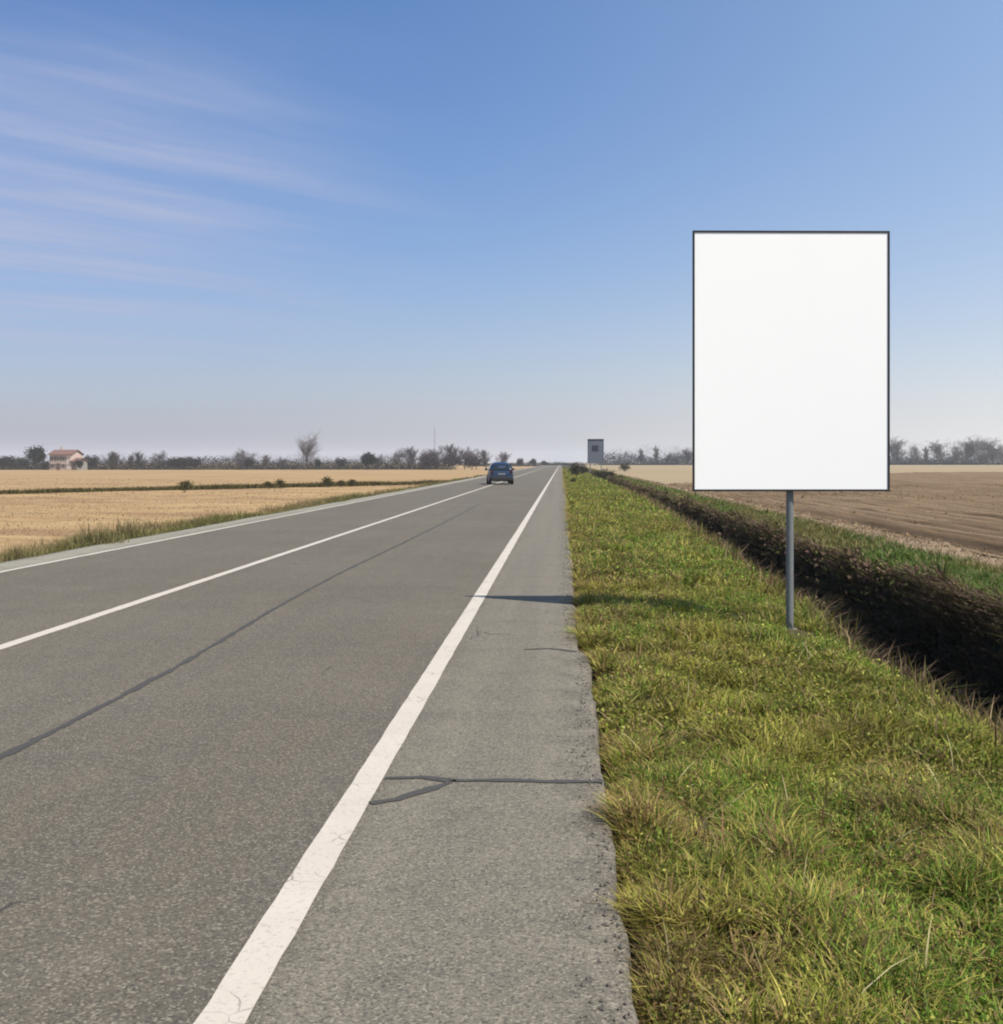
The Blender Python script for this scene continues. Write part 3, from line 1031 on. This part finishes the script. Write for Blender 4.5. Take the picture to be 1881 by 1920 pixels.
# hedge that closes the left fields and the far right tree belt: read as one mass each
def hedgerow(name, x0, y0, x1, y1, n, hmin, hmax, depth, cols, size, label, zf, seed):
    rg = np.random.default_rng(seed)
    t = rg.random(n)
    x = x0 + (x1 - x0) * t + rg.normal(0, depth, n)
    y = y0 + (y1 - y0) * t + rg.normal(0, depth, n)
    top = hmin + (hmax - hmin) * np.clip((fbm(x * 0.06, 0, seed) - 0.3) * 2, 0, 1) + 0.6 * (fbm(x * 0.35, 1, seed + 2) - 0.5)
    z = zf(x, y) + top * rg.uniform(.7, 1.25, n) * rg.random(n) ** 1.35
    c = np.array(cols)[rg.integers(0, len(cols), n)] * rg.uniform(.7, 1.3, (n, 1))
    V, q, C = leaves(np.stack([x, y, z], 1), rg.uniform(.6, 1.4, n) * size, c, 0.2)
    return tag(mesh_obj(name, V, q, M_LEAF, smooth=True, cols=C), label, name.replace('_', ' '), kind='stuff')


hedgerow('hedgerow', -230, 352, -38, 380, 46000, 2.4, 3.9, 1.6, DARKG + GREYG, 0.40, 'dark continuous hedgerow along the far side of the left field', zleft, 5)
hedgerow('hedgerow', -36, 470, 10, 500, 9000, 1.2, 2.4, 1.5, GREYG, 0.34, 'low grey hedge where the road meets the horizon', lambda x, y: -0.4 + 0 * x, 6)
hedgerow('hedgerow', 18, 560, 330, 640, 60000, 3.6, 6.0, 3.0, [(0.03, 0.034, 0.034), (0.026, 0.032, 0.031), (0.038, 0.036, 0.036)], 0.55, 'bluish low scrub under the tree belt beyond the ploughed field', lambda x, y: -0.16 + 0 * x, 8)

hedgerow('far_wood', -290, 392, -46, 420, 46000, 3.6, 6.4, 5.0, [(0.05, 0.043, 0.042), (0.06, 0.05, 0.048), (0.04, 0.038, 0.036)], 0.24, 'soft grey-brown band of far leafless wood behind the left hedgerow', zleft, 15)
hedgerow('far_wood', 26, 640, 350, 690, 60000, 8.0, 13.0, 6.0, [(0.05, 0.05, 0.052), (0.06, 0.056, 0.058)], 0.34, 'soft bluish band of far leafless wood on the right horizon', lambda x, y: -0.16 + 0 * x, 18)

# ---- left tree line (base about 355 m away)
LT = 356.0
zl = float(zleft(-100, LT))
g_left = 'bare trees along the hedge beyond the left field'
pA = bare_tree('bare_tree', 3, 6.0, M_TWIG, 0.40, 0.45, 0.85, 0.15)
pB = bare_tree('bare_tree', 14, 6.0, M_TWIG, 0.50, 0.6, 0.85, 0.05)
pC = bare_tree('bare_tree', 27, 6.0, M_TWIG, 0.36, 1.1, 0.55, 0.05)
pV = bare_tree('bare_tree', 41, 11.4, M_TWIGP, 0.62, 0.75, 0.52, 0.12)
pR = bare_tree('bare_tree', 52, 6.0, M_TWIGR, 0.44, 0.7, 0.75, 0.05)
bE = bush('evergreen_tree', 61, 7.0, 6.8, 2600, DARKG, 0.5)
bG = bush('leafy_shrub', 62, 8.0, 4.6, 2200, GREYG, 0.5)
bP = bush('ruddy_shrub', 63, 8.0, 5.2, 2200, PURP, 0.5)

plant(bE, 66, 372, zl, 1.22, 'dark evergreen tree just left of the pink house', 'tree', sx=.9)
plant(bG, 12, 362, zl, 1.0, 'dark grey shrub mass at the left edge of the view', 'shrub', 'shrubs in the left hedge', sx=.9)
plant(bG, 42, 366, zl, .9, 'dark grey shrub mass left of the evergreen beside the house', 'shrub', 'shrubs in the left hedge', sx=.7)
plant(bG, 84, 343, zl, .62, 'low grey shrub against the left corner of the pink house', 'shrub', 'shrubs around the farmhouse', sx=.5)
plant(bG, 150, 340, zl, .75, 'grey shrub standing before the annex of the pink house', 'shrub', 'shrubs around the farmhouse', sx=.4)
plant(bG, 172, 352, zl, 1.05, 'grey leafy shrub just right of the pink house', 'shrub', sx=.6)
plant(pC, 205, 358, zl, 1.05, 'slim leafless tree second from the house, standing above the hedge', 'tree', g_left)
plant(pC, 222, 362, zl, 0.98, 'slim leafless tree third from the house, standing above the hedge', 'tree', g_left)
plant(pC, 242, 360, zl, 0.85, 'short slim bare tree left of the broad bare tree past the house', 'tree', g_left)
plant(pC, 264, 364, zl, 1.05, 'slim bare tree between the house and the long low hedge block', 'tree', g_left)
plant(pA, 303, 360, zl, 1.1, 'broad leafless tree at the left end of the long hedge block', 'tree', g_left)
plant(bG, 335, 356, zl, 0.92, 'long low grey shrub mass left of the round leafless tree', 'shrub', 'shrubs in the left hedge', sx=1.0)
plant(bG, 365, 357, zl, 0.9, 'low grey shrub at the right end of the long hedge block', 'shrub', 'shrubs in the left hedge', sx=.7)
plant(pB, 455, 352, zl, 1.22, 'round-headed leafless tree halfway between the house and the vase-shaped tree', 'tree', g_left)
plant(bG, 468, 350, zl, 0.85, 'dark shrub at the foot of the round-headed leafless tree', 'shrub', 'shrubs in the left hedge', sx=.45)
plant(pC, 498, 356, zl, 0.85, 'thin bare tree right of the round-headed leafless tree', 'tree', g_left)
plant(pA, 528, 357, zl, 0.75, 'small bare tree left of the tall vase-shaped tree', 'tree', g_left)
plant(pV, 573, 340, zl, 1.12, 'tall pale vase-shaped bare tree rising above the left hedge', 'tree')
plant(bG, 596, 352, zl, 0.82, 'small dark shrub right of the vase-shaped tree', 'shrub', 'shrubs in the left hedge', sx=.35)
plant(bG, 640, 360, zl, 0.9, 'low shrub between the vase-shaped tree and the rounded thicket', 'shrub', 'shrubs in the left hedge', sx=.5)
plant(bE, 690, 357, zl, 0.86, 'rounded green thicket midway between the vase-shaped tree and the mast', 'tree', sx=1.0)
plant(pA, 712, 360, zl, 0.9, 'small bare tree at the right of the rounded thicket', 'tree', g_left)
for k, (px, hh) in enumerate(((748, 1.02), (772, 1.1), (797, 1.0), (823, 1.12), (848, 1.22), (872, 1.1), (893, 1.0), (912, 0.95))):
    plant((pA, pC, pR)[k % 3], px, 366 + 5 * (k % 3), zl, hh * 1.22,
          ['bare tree at the left end of the purple-brown grove', 'slim bare tree inside the left end of the purple-brown grove', 'reddish bare tree directly left of the mast',
           'bare tree directly right of the mast', 'tallest bare tree in the middle of the purple-brown grove', 'reddish bare tree right of the grove middle',
           'bare tree at the right end of the grove before the blue car', 'slim bare tree just left of the blue car'][k], 'tree', 'trees of the purple-brown grove')
plant(bP, 805, 360, zl, 0.98, 'purple-brown thicket at the foot of the mast', 'shrub', 'shrubs under the purple-brown grove')
plant(bP, 845, 362, zl, 0.95, 'purple-brown thicket under the tallest grove tree', 'shrub', 'shrubs under the purple-brown grove')
plant(bP, 885, 364, zl, 0.85, 'purple-brown thicket at the grove end near the car', 'shrub', 'shrubs under the purple-brown grove')
plant(pR, 940, 430, -0.9, 1.15, 'dense bare tree straight behind the blue car', 'tree', sx=1.0)
plant(bG, 975, 470, -0.7, 0.85, 'small dark roadside bush right of the blue car', 'shrub', 'bushes where the road meets the horizon', sx=.5)
plant(bG, 1000, 500, -0.6, 0.8, 'dark bush left of where the road vanishes', 'shrub', 'bushes where the road meets the horizon', sx=.6)
plant(bG, 1020, 520, -0.6, 0.6, 'lowest bush just left of where the road vanishes', 'shrub', 'bushes where the road meets the horizon', sx=.8)

# ---- right tree belt (about 600 m away)
g_right = 'tall bare trees beyond the ploughed field'
qA = bare_tree('bare_tree', 72, 15.0, M_TWIG, 0.42, 0.7, 0.75, 0.12, twig_r=.04)
qB = bare_tree('bare_tree', 83, 15.0, M_TWIGP, 0.50, 0.6, 0.8, 0.1, twig_r=.04)
qC = bare_tree('poplar_tree', 95, 15.0, M_TWIG, 0.32, 1.6, 0.45, 0.05, twig_r=.04)
lab = ['slim poplar furthest left in the belt behind the distant sign', 'pair-leading slim tree left of the white billboard', 'tallest slim tree between the distant sign and the billboard',
       'low bare tree nearer the billboard on its left', 'bare tree touching the left edge of the billboard']
for k, (px, topy, pr) in enumerate(((1203, 838, qC), (1232, 833, qC), (1252, 846, qA), (1272, 841, qB), (1288, 836, qA))):
    plant(pr, px, 610, -0.2, (EYE + (VPY - topy) * 610 / F_PX) / 15.0, lab[k], 'tree', g_right)
for k, (px, topy) in enumerate(((1345, 838), (1410, 830), (1490, 834), (1560, 825), (1625, 822))):
    plant((qA, qB, qC)[k % 3], px, 608, -0.2, (EYE + (VPY - topy) * 608 / F_PX) / 15.0, ['broad bare tree hidden behind the left part of the billboard', 'pale bare tree hidden behind the billboard near its left side', 'poplar hidden behind the middle of the billboard', 'broad bare tree hidden behind the billboard right of its post', 'pale bare tree hidden behind the right part of the billboard'][k], 'tree', g_right)
lab = ['bare tree touching the right edge of the billboard', 'thin bare tree in the gap right of the billboard', 'low slim poplar right of the billboard gap', 'spreading bare tree left of the dense crowns on the right',
       'pale bare tree beside the dense crowns', 'tall crown at the left of the dense clump on the right', 'broadest and tallest crown of the right tree belt', 'tall crown right of the broadest one', 'rightmost tree, cut by the edge of the view']
for k, (px, topy, pr, s_) in enumerate(((1684, 815, qA, 1), (1715, 827, qB, .9), (1738, 834, qC, 1), (1764, 822, qA, 1), (1790, 826, qB, 1), (1811, 817, qA, 1), (1835, 812, qB, 1.15), (1860, 817, qA, 1), (1884, 821, qB, 1))):
    plant(pr, px, 600, -0.2, (EYE + (VPY - topy) * 600 / F_PX) / 15.0, lab[k], 'tree', g_right, sx=s_)

# ---- near shrubs: left verge weeds, bushes on the left field line, scrub by the distant sign
OLV = [(0.20, 0.18, 0.07), (0.15, 0.16, 0.05), (0.27, 0.21, 0.10)]


def tuft(name, seed, w, h, n, cols):
    rg = np.random.default_rng(seed)
    root = empty(name, (0, 0, 0))
    b = np.concatenate([rg.normal(0, w * .3, (n, 2)), np.zeros((n, 1))], 1)
    r = np.linalg.norm(b[:, :2], axis=1) / w
    hh = h * rg.uniform(.35, 1.05, n) * np.clip(1.1 - r, .3, 1)
    c = np.array(cols)[rg.integers(0, len(cols), n)] * rg.uniform(.7, 1.3, (n, 1))
    V, q, t, C = blades(b, hh, rg.uniform(.008, .022, n), rg.uniform(0, 6.28, n), rg.uniform(.05, .7, n), c)
    mesh_obj('foliage', V, (q, t), M_GRASS, root, True, cols=C)
    k = n // 6
    b2 = np.concatenate([rg.normal(0, w * .22, (k, 2)), np.zeros((k, 1))], 1)
    V, q, t, C = blades(b2, h * rg.uniform(.7, 1.15, k), rg.uniform(.008, .014, k), rg.uniform(0, 6.28, k), rg.uniform(.0, .3, k), np.tile(np.array([[.24, .18, .09]]), (k, 1)))
    mesh_obj('seed_stem', V, (q, t), M_STRAW, root, True, cols=C)
    return root


wA = tuft('weed_clump', 201, 0.85, 0.50, 420, OLV)
for px, Y, s_, lb in ((150, 21, .8, 'low olive weed clump left of the two tall ones on the left verge'), (182, 20.5, 1.15, 'tall olive weed clump, left one of two on the left verge'),
                      (240, 22.5, 1.2, 'tall dark weed clump, right one of two on the left verge'), (372, 27, .8, 'small weed clump further along the left verge'),
                      (35, 17.5, .8, 'low weed clump at the left edge of the view')):
    Y0 = Y
    x = at_px(px, Y0)
    o = plant(wA, px, Y0, float(zleft(x, Y0)) - 0.02, s_, lb, 'weed', 'weed clumps on the left verge', sx=.9)
wB = bush('small_bush', 205, 1.1, 0.7, 700, [(0.065, 0.06, 0.024), (0.045, 0.045, 0.02), (0.09, 0.075, 0.035)], 0.07, M_LEAF, False, 6, 0.05)
for px, Y, s_, lb in ((345, 68, 1.25, 'round bush on the rough line across the left field'), (505, 78, .95, 'low bush left of the upright one on the rough line'), (527, 79, 1.15, 'upright dark bush on the rough field line'),
                      (615, 84, 1.35, 'largest dark bush on the rough line near the road'), (640, 85, .9, 'low bush right of the largest one on the rough line'), (662, 87, 1.0, 'last bush of the rough line before the road')):
    x = at_px(px, Y)
    plant(wB, px, Y, float(zleft(x, Y)) - 0.03, s_, lb, 'bush', 'bushes on the rough line in the left field', sx=.95)
wC = bush('scrub_bush', 209, 2.4, 1.7, 700, [(0.05, 0.05, 0.03), (0.065, 0.055, 0.035), (0.04, 0.042, 0.028)], 0.16, M_LEAF, False, 7, 0.08)
for px, Y, zg, s_, lb in ((1080, 120, -.1, 1.05, 'dark scrub bush on the verge left of the distant sign'), (1093, 135, -.1, .9, 'paler scrub bush between the road and the distant sign'), (1125, 118, -.45, .8, 'scrub bush at the foot of the distant sign'),
                          (1142, 112, -.45, .85, 'scrub bush in the ditch right of the distant sign'), (1160, 96, -.5, .6, 'low scrub bush in the ditch nearest the stubble strip'),
                          (1171, 190, -.2, 1.0, 'small dark bush standing alone right of the distant sign'), (1075, 80, -.1, .3, 'tiny dark weed at the far road edge')):
    plant(wC, px, Y, zg, s_, lb, 'bush', 'scrub around the distant sign')


# ------------------------------------------------------------------ white billboard
BB = empty('billboard', (2.271, 11.0, -0.17), R(0.6))
tag(BB, 'blank white upright billboard with thin dark frame on a grey post', 'billboard')
W2, ZB, ZT = 0.976, 1.209 + 0.17, 3.785 + 0.17
FR = 0.020
MB().box((0, -0.03, (ZB + ZT) / 2), (2 * (W2 - FR), 0.012, ZT - ZB - 2 * FR)).build('panel', M_WHITE, BB)
for nm, c, d in (('frame_bar', (0, -0.025, ZT - FR / 2), (2 * W2, 0.036, FR)), ('frame_bar', (0, -0.025, ZB + FR / 2), (2 * W2, 0.036, FR)),
                 ('frame_bar', (-W2 + FR / 2, -0.025, (ZB + ZT) / 2), (FR, 0.036, ZT - ZB - 2 * FR)), ('frame_bar', (W2 - FR / 2, -0.025, (ZB + ZT) / 2), (FR, 0.036, ZT - ZB - 2 * FR))):
    MB().box(c, d).build(nm, M_DARKFR, BB, bevel=0.003)
MB().tube((0, 0.035, -0.3), (0, 0.035, ZT - 0.15), 0.037, 0.037, 20, cap=False).build('post', M_GALV, BB, smooth=True)
for z in (ZB + 0.35, ZT - 0.35):
    MB().box((0, -0.005, z), (1.7, 0.022, 0.05)).build('rail', M_GALV, BB)
    mb = MB()
    mb.box((0, 0.075, z), (0.12, 0.008, 0.05)).box((-0.052, 0.04, z), (0.008, 0.066, 0.05)).box((0.052, 0.04, z), (0.008, 0.066, 0.05))
    mb.build('clamp', M_GALV, BB)
MB().tube((0, 0.035, -0.12), (0, 0.035, 0.012), 0.085, 0.075, 20).build('footing', M_CONC, BB)

# ------------------------------------------------------------------ distant sign seen from behind, beyond the ditch
M_GREY = plain('weathered_sheet', (0.115, 0.125, 0.150), 0.6, 0.1, 0.2, 2)
M_NAVY = plain('dark_patch', (0.022, 0.024, 0.042), 0.7, 0, 0.2, 4)
SY = 150.0
SG = empty('distant_sign', (at_px(1117, SY), SY, -0.05), R(-4))
tag(SG, 'distant grey upright sign with a dark square patch, standing past the ditch', 'sign')
sw, zb, zt = 2.05, 1.35, 4.5
MB().box((0, 0, (zb + zt) / 2), (sw, 0.06, zt - zb)).build('panel', M_GREY, SG, bevel=.01)
MB().box((-0.05, -0.05, zb + 2.05), (0.85, 0.03, 0.75)).build('patch', M_NAVY, SG)
MB().box((0, -0.01, zt + 0.07), (sw + 0.14, 0.14, 0.14)).build('cap_rail', M_DARKFR, SG)
for sx in (-1, 1):
    MB().box((sx * (sw / 2 + 0.03), 0, (zb + zt) / 2), (0.06, 0.1, zt - zb)).build('side_rail', M_DARKFR, SG)
for sx in (-0.75, 0.75):
    MB().tube((sx, 0.06, -0.4), (sx, 0.06, zt - 0.2), 0.06, 0.06, 10).build('post', M_GALV, SG)

# ------------------------------------------------------------------ lattice mast above the grove
MY = 380.0
mast_h = (VPY - 803) * MY / F_PX + EYE + 1.1
MS = empty('lattice_mast', (at_px(815, MY), MY, -1.1))
tag(MS, 'faint thin lattice mast rising out of the purple-brown grove', 'mast')
for sx, sy in ((-1, -1), (1, -1), (1, 1), (-1, 1)):
    MB().tube((sx * .35, sy * .35, 0), (sx * .10, sy * .10, mast_h), .025, .02, 4).build('leg', M_GALV, MS)
mb = MB()
for k in range(14):
    z0, z1 = mast_h * k / 14, mast_h * (k + 1) / 14
    w0, w1 = .35 - .25 * k / 14, .35 - .25 * (k + 1) / 14
    cs = [(-1, -1), (1, -1), (1, 1), (-1, 1)]
    for i in range(4):
        a_, b_ = cs[i], cs[(i + 1) % 4]
        mb.tube((a_[0] * w0, a_[1] * w0, z0), (b_[0] * w1, b_[1] * w1, z1), .012, .012, 3, cap=False)
mb.build('bracing', M_GALV, MS)
mb = MB()
mb.tube((0, 0, mast_h), (0, 0, mast_h + 1.2), .02, .012, 5).box((0, 0, mast_h - .6), (.5, .06, .06))
mb.build('antenna', M_GALV, MS)

# ------------------------------------------------------------------ pink farmhouse on the left
M_PINK = plain('pink_plaster', (0.44, 0.33, 0.275), 0.9, 0, 0.12, 0.8)
M_FRAME_SUNWALL = plain('frame_and_sunlit_wall', (0.55, 0.47, 0.41), 0.9, 0, 0.08, 0.8)  # cream of the window frames, also the painted sunlit tone of the front slab
M_TILE = plain('terracotta_tiles', (0.14, 0.072, 0.055), 0.9, 0, 0.25, 1.5)
M_SHUT = plain('brown_shutter', (0.10, 0.065, 0.045), 0.7, 0, 0.2, 3)
M_GLASS = plain('window_glass', (0.03, 0.035, 0.04), 0.1, 0, 0.1, 3)
M_GREYP = plain('grey_plaster', (0.20, 0.185, 0.165), 0.9, 0, 0.1, 1)


def house_block(root, x0, x1, dep, hw, hr, wmat, over=0.45):
    """gabled block, ridge along x"""
    mb = MB()
    a, b = x0, x1
    p = [(a, 0, 0), (b, 0, 0), (b, dep, 0), (a, dep, 0)]
    q = [(x, y, hw) for x, y, _ in p]
    mb.poly([p[0], p[1], q[1], q[0]]).poly([p[2], p[3], q[3], q[2]])
    mb.poly([p[1], p[2], q[2], (b, dep / 2, hr), q[1]]).poly([p[3], p[0], q[0], (a, dep / 2, hr), q[3]])
    w = mb.build('wall', wmat, root)
    rf = MB()
    sl = (hr - hw) / (dep / 2)
    for s in (0, 1):
        e0 = (-over if s == 0 else dep + over)
        ze = hw - over * sl
        th = 0.18
        P4 = [(a - over, e0, ze + .02), (b + over, e0, ze + .02), (b + over, dep / 2, hr + .02), (a - over, dep / 2, hr + .02)]
        U4 = [(x, y, z + th) for x, y, z in P4]
        if s: P4, U4 = P4[::-1], U4[::-1]
        rf.poly(U4).poly(P4[::-1])
        for i in range(4):
            j2 = (i + 1) % 4
            rf.poly([P4[i], P4[j2], U4[j2], U4[i]])
    return w, rf.build('roof', M_TILE, root)


HY = 346.0
HS = empty('farmhouse', (at_px(93, HY), HY, float(zleft(-150, 346)) - .05), R(-10))
HS.scale = (1, 1, .93)
tag(HS, 'pink plastered farmhouse with red tiled roof beyond the left field', 'house')
_, rf1 = house_block(HS, 0, 7.4, 6.0, 5.3, 6.7, M_PINK)
_, rf2 = house_block(HS, 7.45, 9.6, 5.2, 3.0, 4.0, M_GREYP)
MB().box((2.2, 3.0, 7.2), (.5, .5, 1.3)).build('chimney', M_PINK, rf1)
MB().box((6.55, -0.03, 2.7), (1.5, .06, 4.9)).build('sunlit_wall_slab', M_FRAME_SUNWALL, HS)  # pale slab: sunlit wall face painted as a lighter colour
for x, z in ((1.1, 3.9), (3.0, 3.9), (4.9, 3.9), (1.1, 1.5), (4.9, 1.5)):
    f = MB().box((x, -.04, z), (.95, .07, 1.4)).build('window', M_FRAME_SUNWALL, HS)
    MB().box((x, -.085, z), (.72, .02, 1.15)).build('pane', M_GLASS, f)
    for s in (-1, 1):
        MB().box((x + s * .72, -.05, z), (.42, .05, 1.35)).build('shutter', M_SHUT, f)
f = MB().box((3.0, -.04, 1.15), (1.3, .07, 2.3)).build('door', M_SHUT, HS)
MB().box((3.45, -.1, 1.1), (.06, .05, .2)).build('handle', M_GALV, f)
f = MB().box((8.5, -.04, 1.2), (1.2, .07, 2.2)).build('door', M_SHUT, HS)

# ------------------------------------------------------------------ blue hatchback
M_BLUE = plain('blue_car_paint', (0.001, 0.019, 0.056), 0.4, 0.0, 0.05, 2)
M_BLUE.node_tree.nodes['Principled BSDF'].inputs['Coat Weight'].default_value = 0.12
M_BLUE.node_tree.nodes['Principled BSDF'].inputs['Coat Roughness'].default_value = 0.05
M_CGLASS = plain('car_glass', (0.012, 0.014, 0.018), 0.04, 0, 0.05, 2)
M_RUB = plain('rubber', (0.012, 0.012, 0.013), 0.8, 0, 0.2, 20)
M_RIM = plain('alloy', (0.35, 0.36, 0.37), 0.35, 0.8, 0.1, 10)
M_RED = plain('tail_lamp_red', (0.035, 0.004, 0.006), 0.2, 0, 0.1, 10)
M_PLATE = plain('plate', (0.16, 0.16, 0.16), 0.5, 0, 0.05, 10)
CY = 73.0
CAR = empty('blue_car', (at_px(941, CY), CY, 0.0), R(7))
CAR.scale = (.92, 1, 1)
tag(CAR, 'dark blue hatchback driving away along the centre line', 'car')
# stations along the car, y from tail (0) to nose: half width low, belt height, roof height, roof half width
ST = [(0.00, .74, .30, .62, .66, .60), (0.06, .80, .24, .92, .96, .66), (0.22, .84, .22, .95, 1.22, .62), (0.55, .86, .22, .95, 1.44, .58), (1.2, .87, .22, .94, 1.49, .57),
      (2.0, .87, .22, .92, 1.46, .57), (2.5, .86, .22, .91, 1.30, .58), (2.95, .85, .22, .90, .97, .62), (3.5, .82, .24, .80, .86, .60), (3.85, .74, .28, .62, .68, .52), (3.95, .62, .34, .48, .52, .44)]
V, Fq = [], []
for y, w, zb_, zbelt, zr, wr in ST:
    ring = [(0, zb_), (w * .93, zb_), (w, zb_ + .14), (w * 1.01, (zb_ + zbelt) / 2), (w * .97, zbelt), (wr + .05, zr - .06 if zr - zbelt > .1 else zr - .01), (wr * .7, zr), (0, zr + .015)]
    ring = ring + [(-x, z) for x, z in ring[-2:0:-1]]
    V += [(x, y, z) for x, z in ring]
m = 14
for i in range(len(ST) - 1):
    for k in range(m):
        k2 = (k + 1) % m
        Fq.append((i * m + k, i * m + k2, (i + 1) * m + k2, (i + 1) * m + k))
Fq.append(tuple(range(m)))
Fq.append(tuple((len(ST) - 1) * m + k for k in reversed(range(m))))
body = mesh_obj('body', V, Fq, M_BLUE, CAR, True)
bm = bmesh.new(); bm.from_mesh(body.data); bmesh.ops.recalc_face_normals(bm, faces=bm.faces); bm.to_mesh(body.data); bm.free()
sm = body.modifiers.new('sub', 'SUBSURF'); sm.levels = 2; sm.render_levels = 2
MB().poly([(-.60, .035, .98), (.60, .035, .98), (.53, .36, 1.34), (-.53, .36, 1.34)]).poly([(-.60, .045, .97), (-.53, .37, 1.33), (.53, .37, 1.33), (.60, .045, .97)]).build('rear_window', M_CGLASS, CAR)
for s in (-1, 1):
    for y0, y1, n_ in ((.50, 1.28, 0), (1.36, 2.30, 1)):
        top1 = y1 - .02 if n_ == 0 else y1 - .25
        pts = [(s * .875, y0, .97), (s * .875, y1, .96), (s * .68, top1, 1.36), (s * .68, y0 + .12, 1.36)]
        inn = [(x - s * .02, y, z) for x, y, z in pts]
        mb = MB().poly(pts if s > 0 else pts[::-1]).poly(inn[::-1] if s > 0 else inn)
        mb.build('side_window', M_CGLASS, CAR)
    tl = MB().box((s * .70, .06, .86), (.18, .14, .28)).build('tail_lamp', M_RED, CAR, bevel=.03)
    mir = MB().box((s * .98, 2.28, 1.0), (.2, .12, .14)).build('mirror', M_BLUE, CAR, bevel=.03)
    for y in (.72, 3.15):
        wh = MB().tube((s * .70, y, .30), (s * .89, y, .30), .30, .30, 24).build('wheel', M_RUB, CAR, bevel=.02)
        MB().tube((s * .885, y, .30), (s * .90, y, .30), .19, .17, 16).build('rim', M_RIM, wh)
MB().box((0, .0, .40), (1.50, .14, .26)).build('bumper', M_RUB, CAR, bevel=.05)
MB().box((0, -.005, .70), (.52, .02, .12)).build('number_plate', M_PLATE, CAR)

# ------------------------------------------------------------------ haze in the air
mb = MB().box((0, (YEND - 70 + 20) / 2, 10.0), (5600, YEND + 110, 27.6))
hz = mb.build('haze', None)
hm = bpy.data.materials.new('haze_air')
hm.use_nodes = True
hn = hm.node_tree
hn.nodes.remove(hn.nodes['Principled BSDF'])
vol = hn.nodes.new('ShaderNodeVolumePrincipled')
vol.inputs['Color'].default_value = (0.86, 0.90, 0.97, 1)
vol.inputs['Density'].default_value = 0.00022
hn.links.new(vol.outputs[0], hn.nodes['Material Output'].inputs['Volume'])
hz.data.materials.append(hm)
tag(hz, 'thin pale haze in the air over the fields', 'haze', kind='stuff')
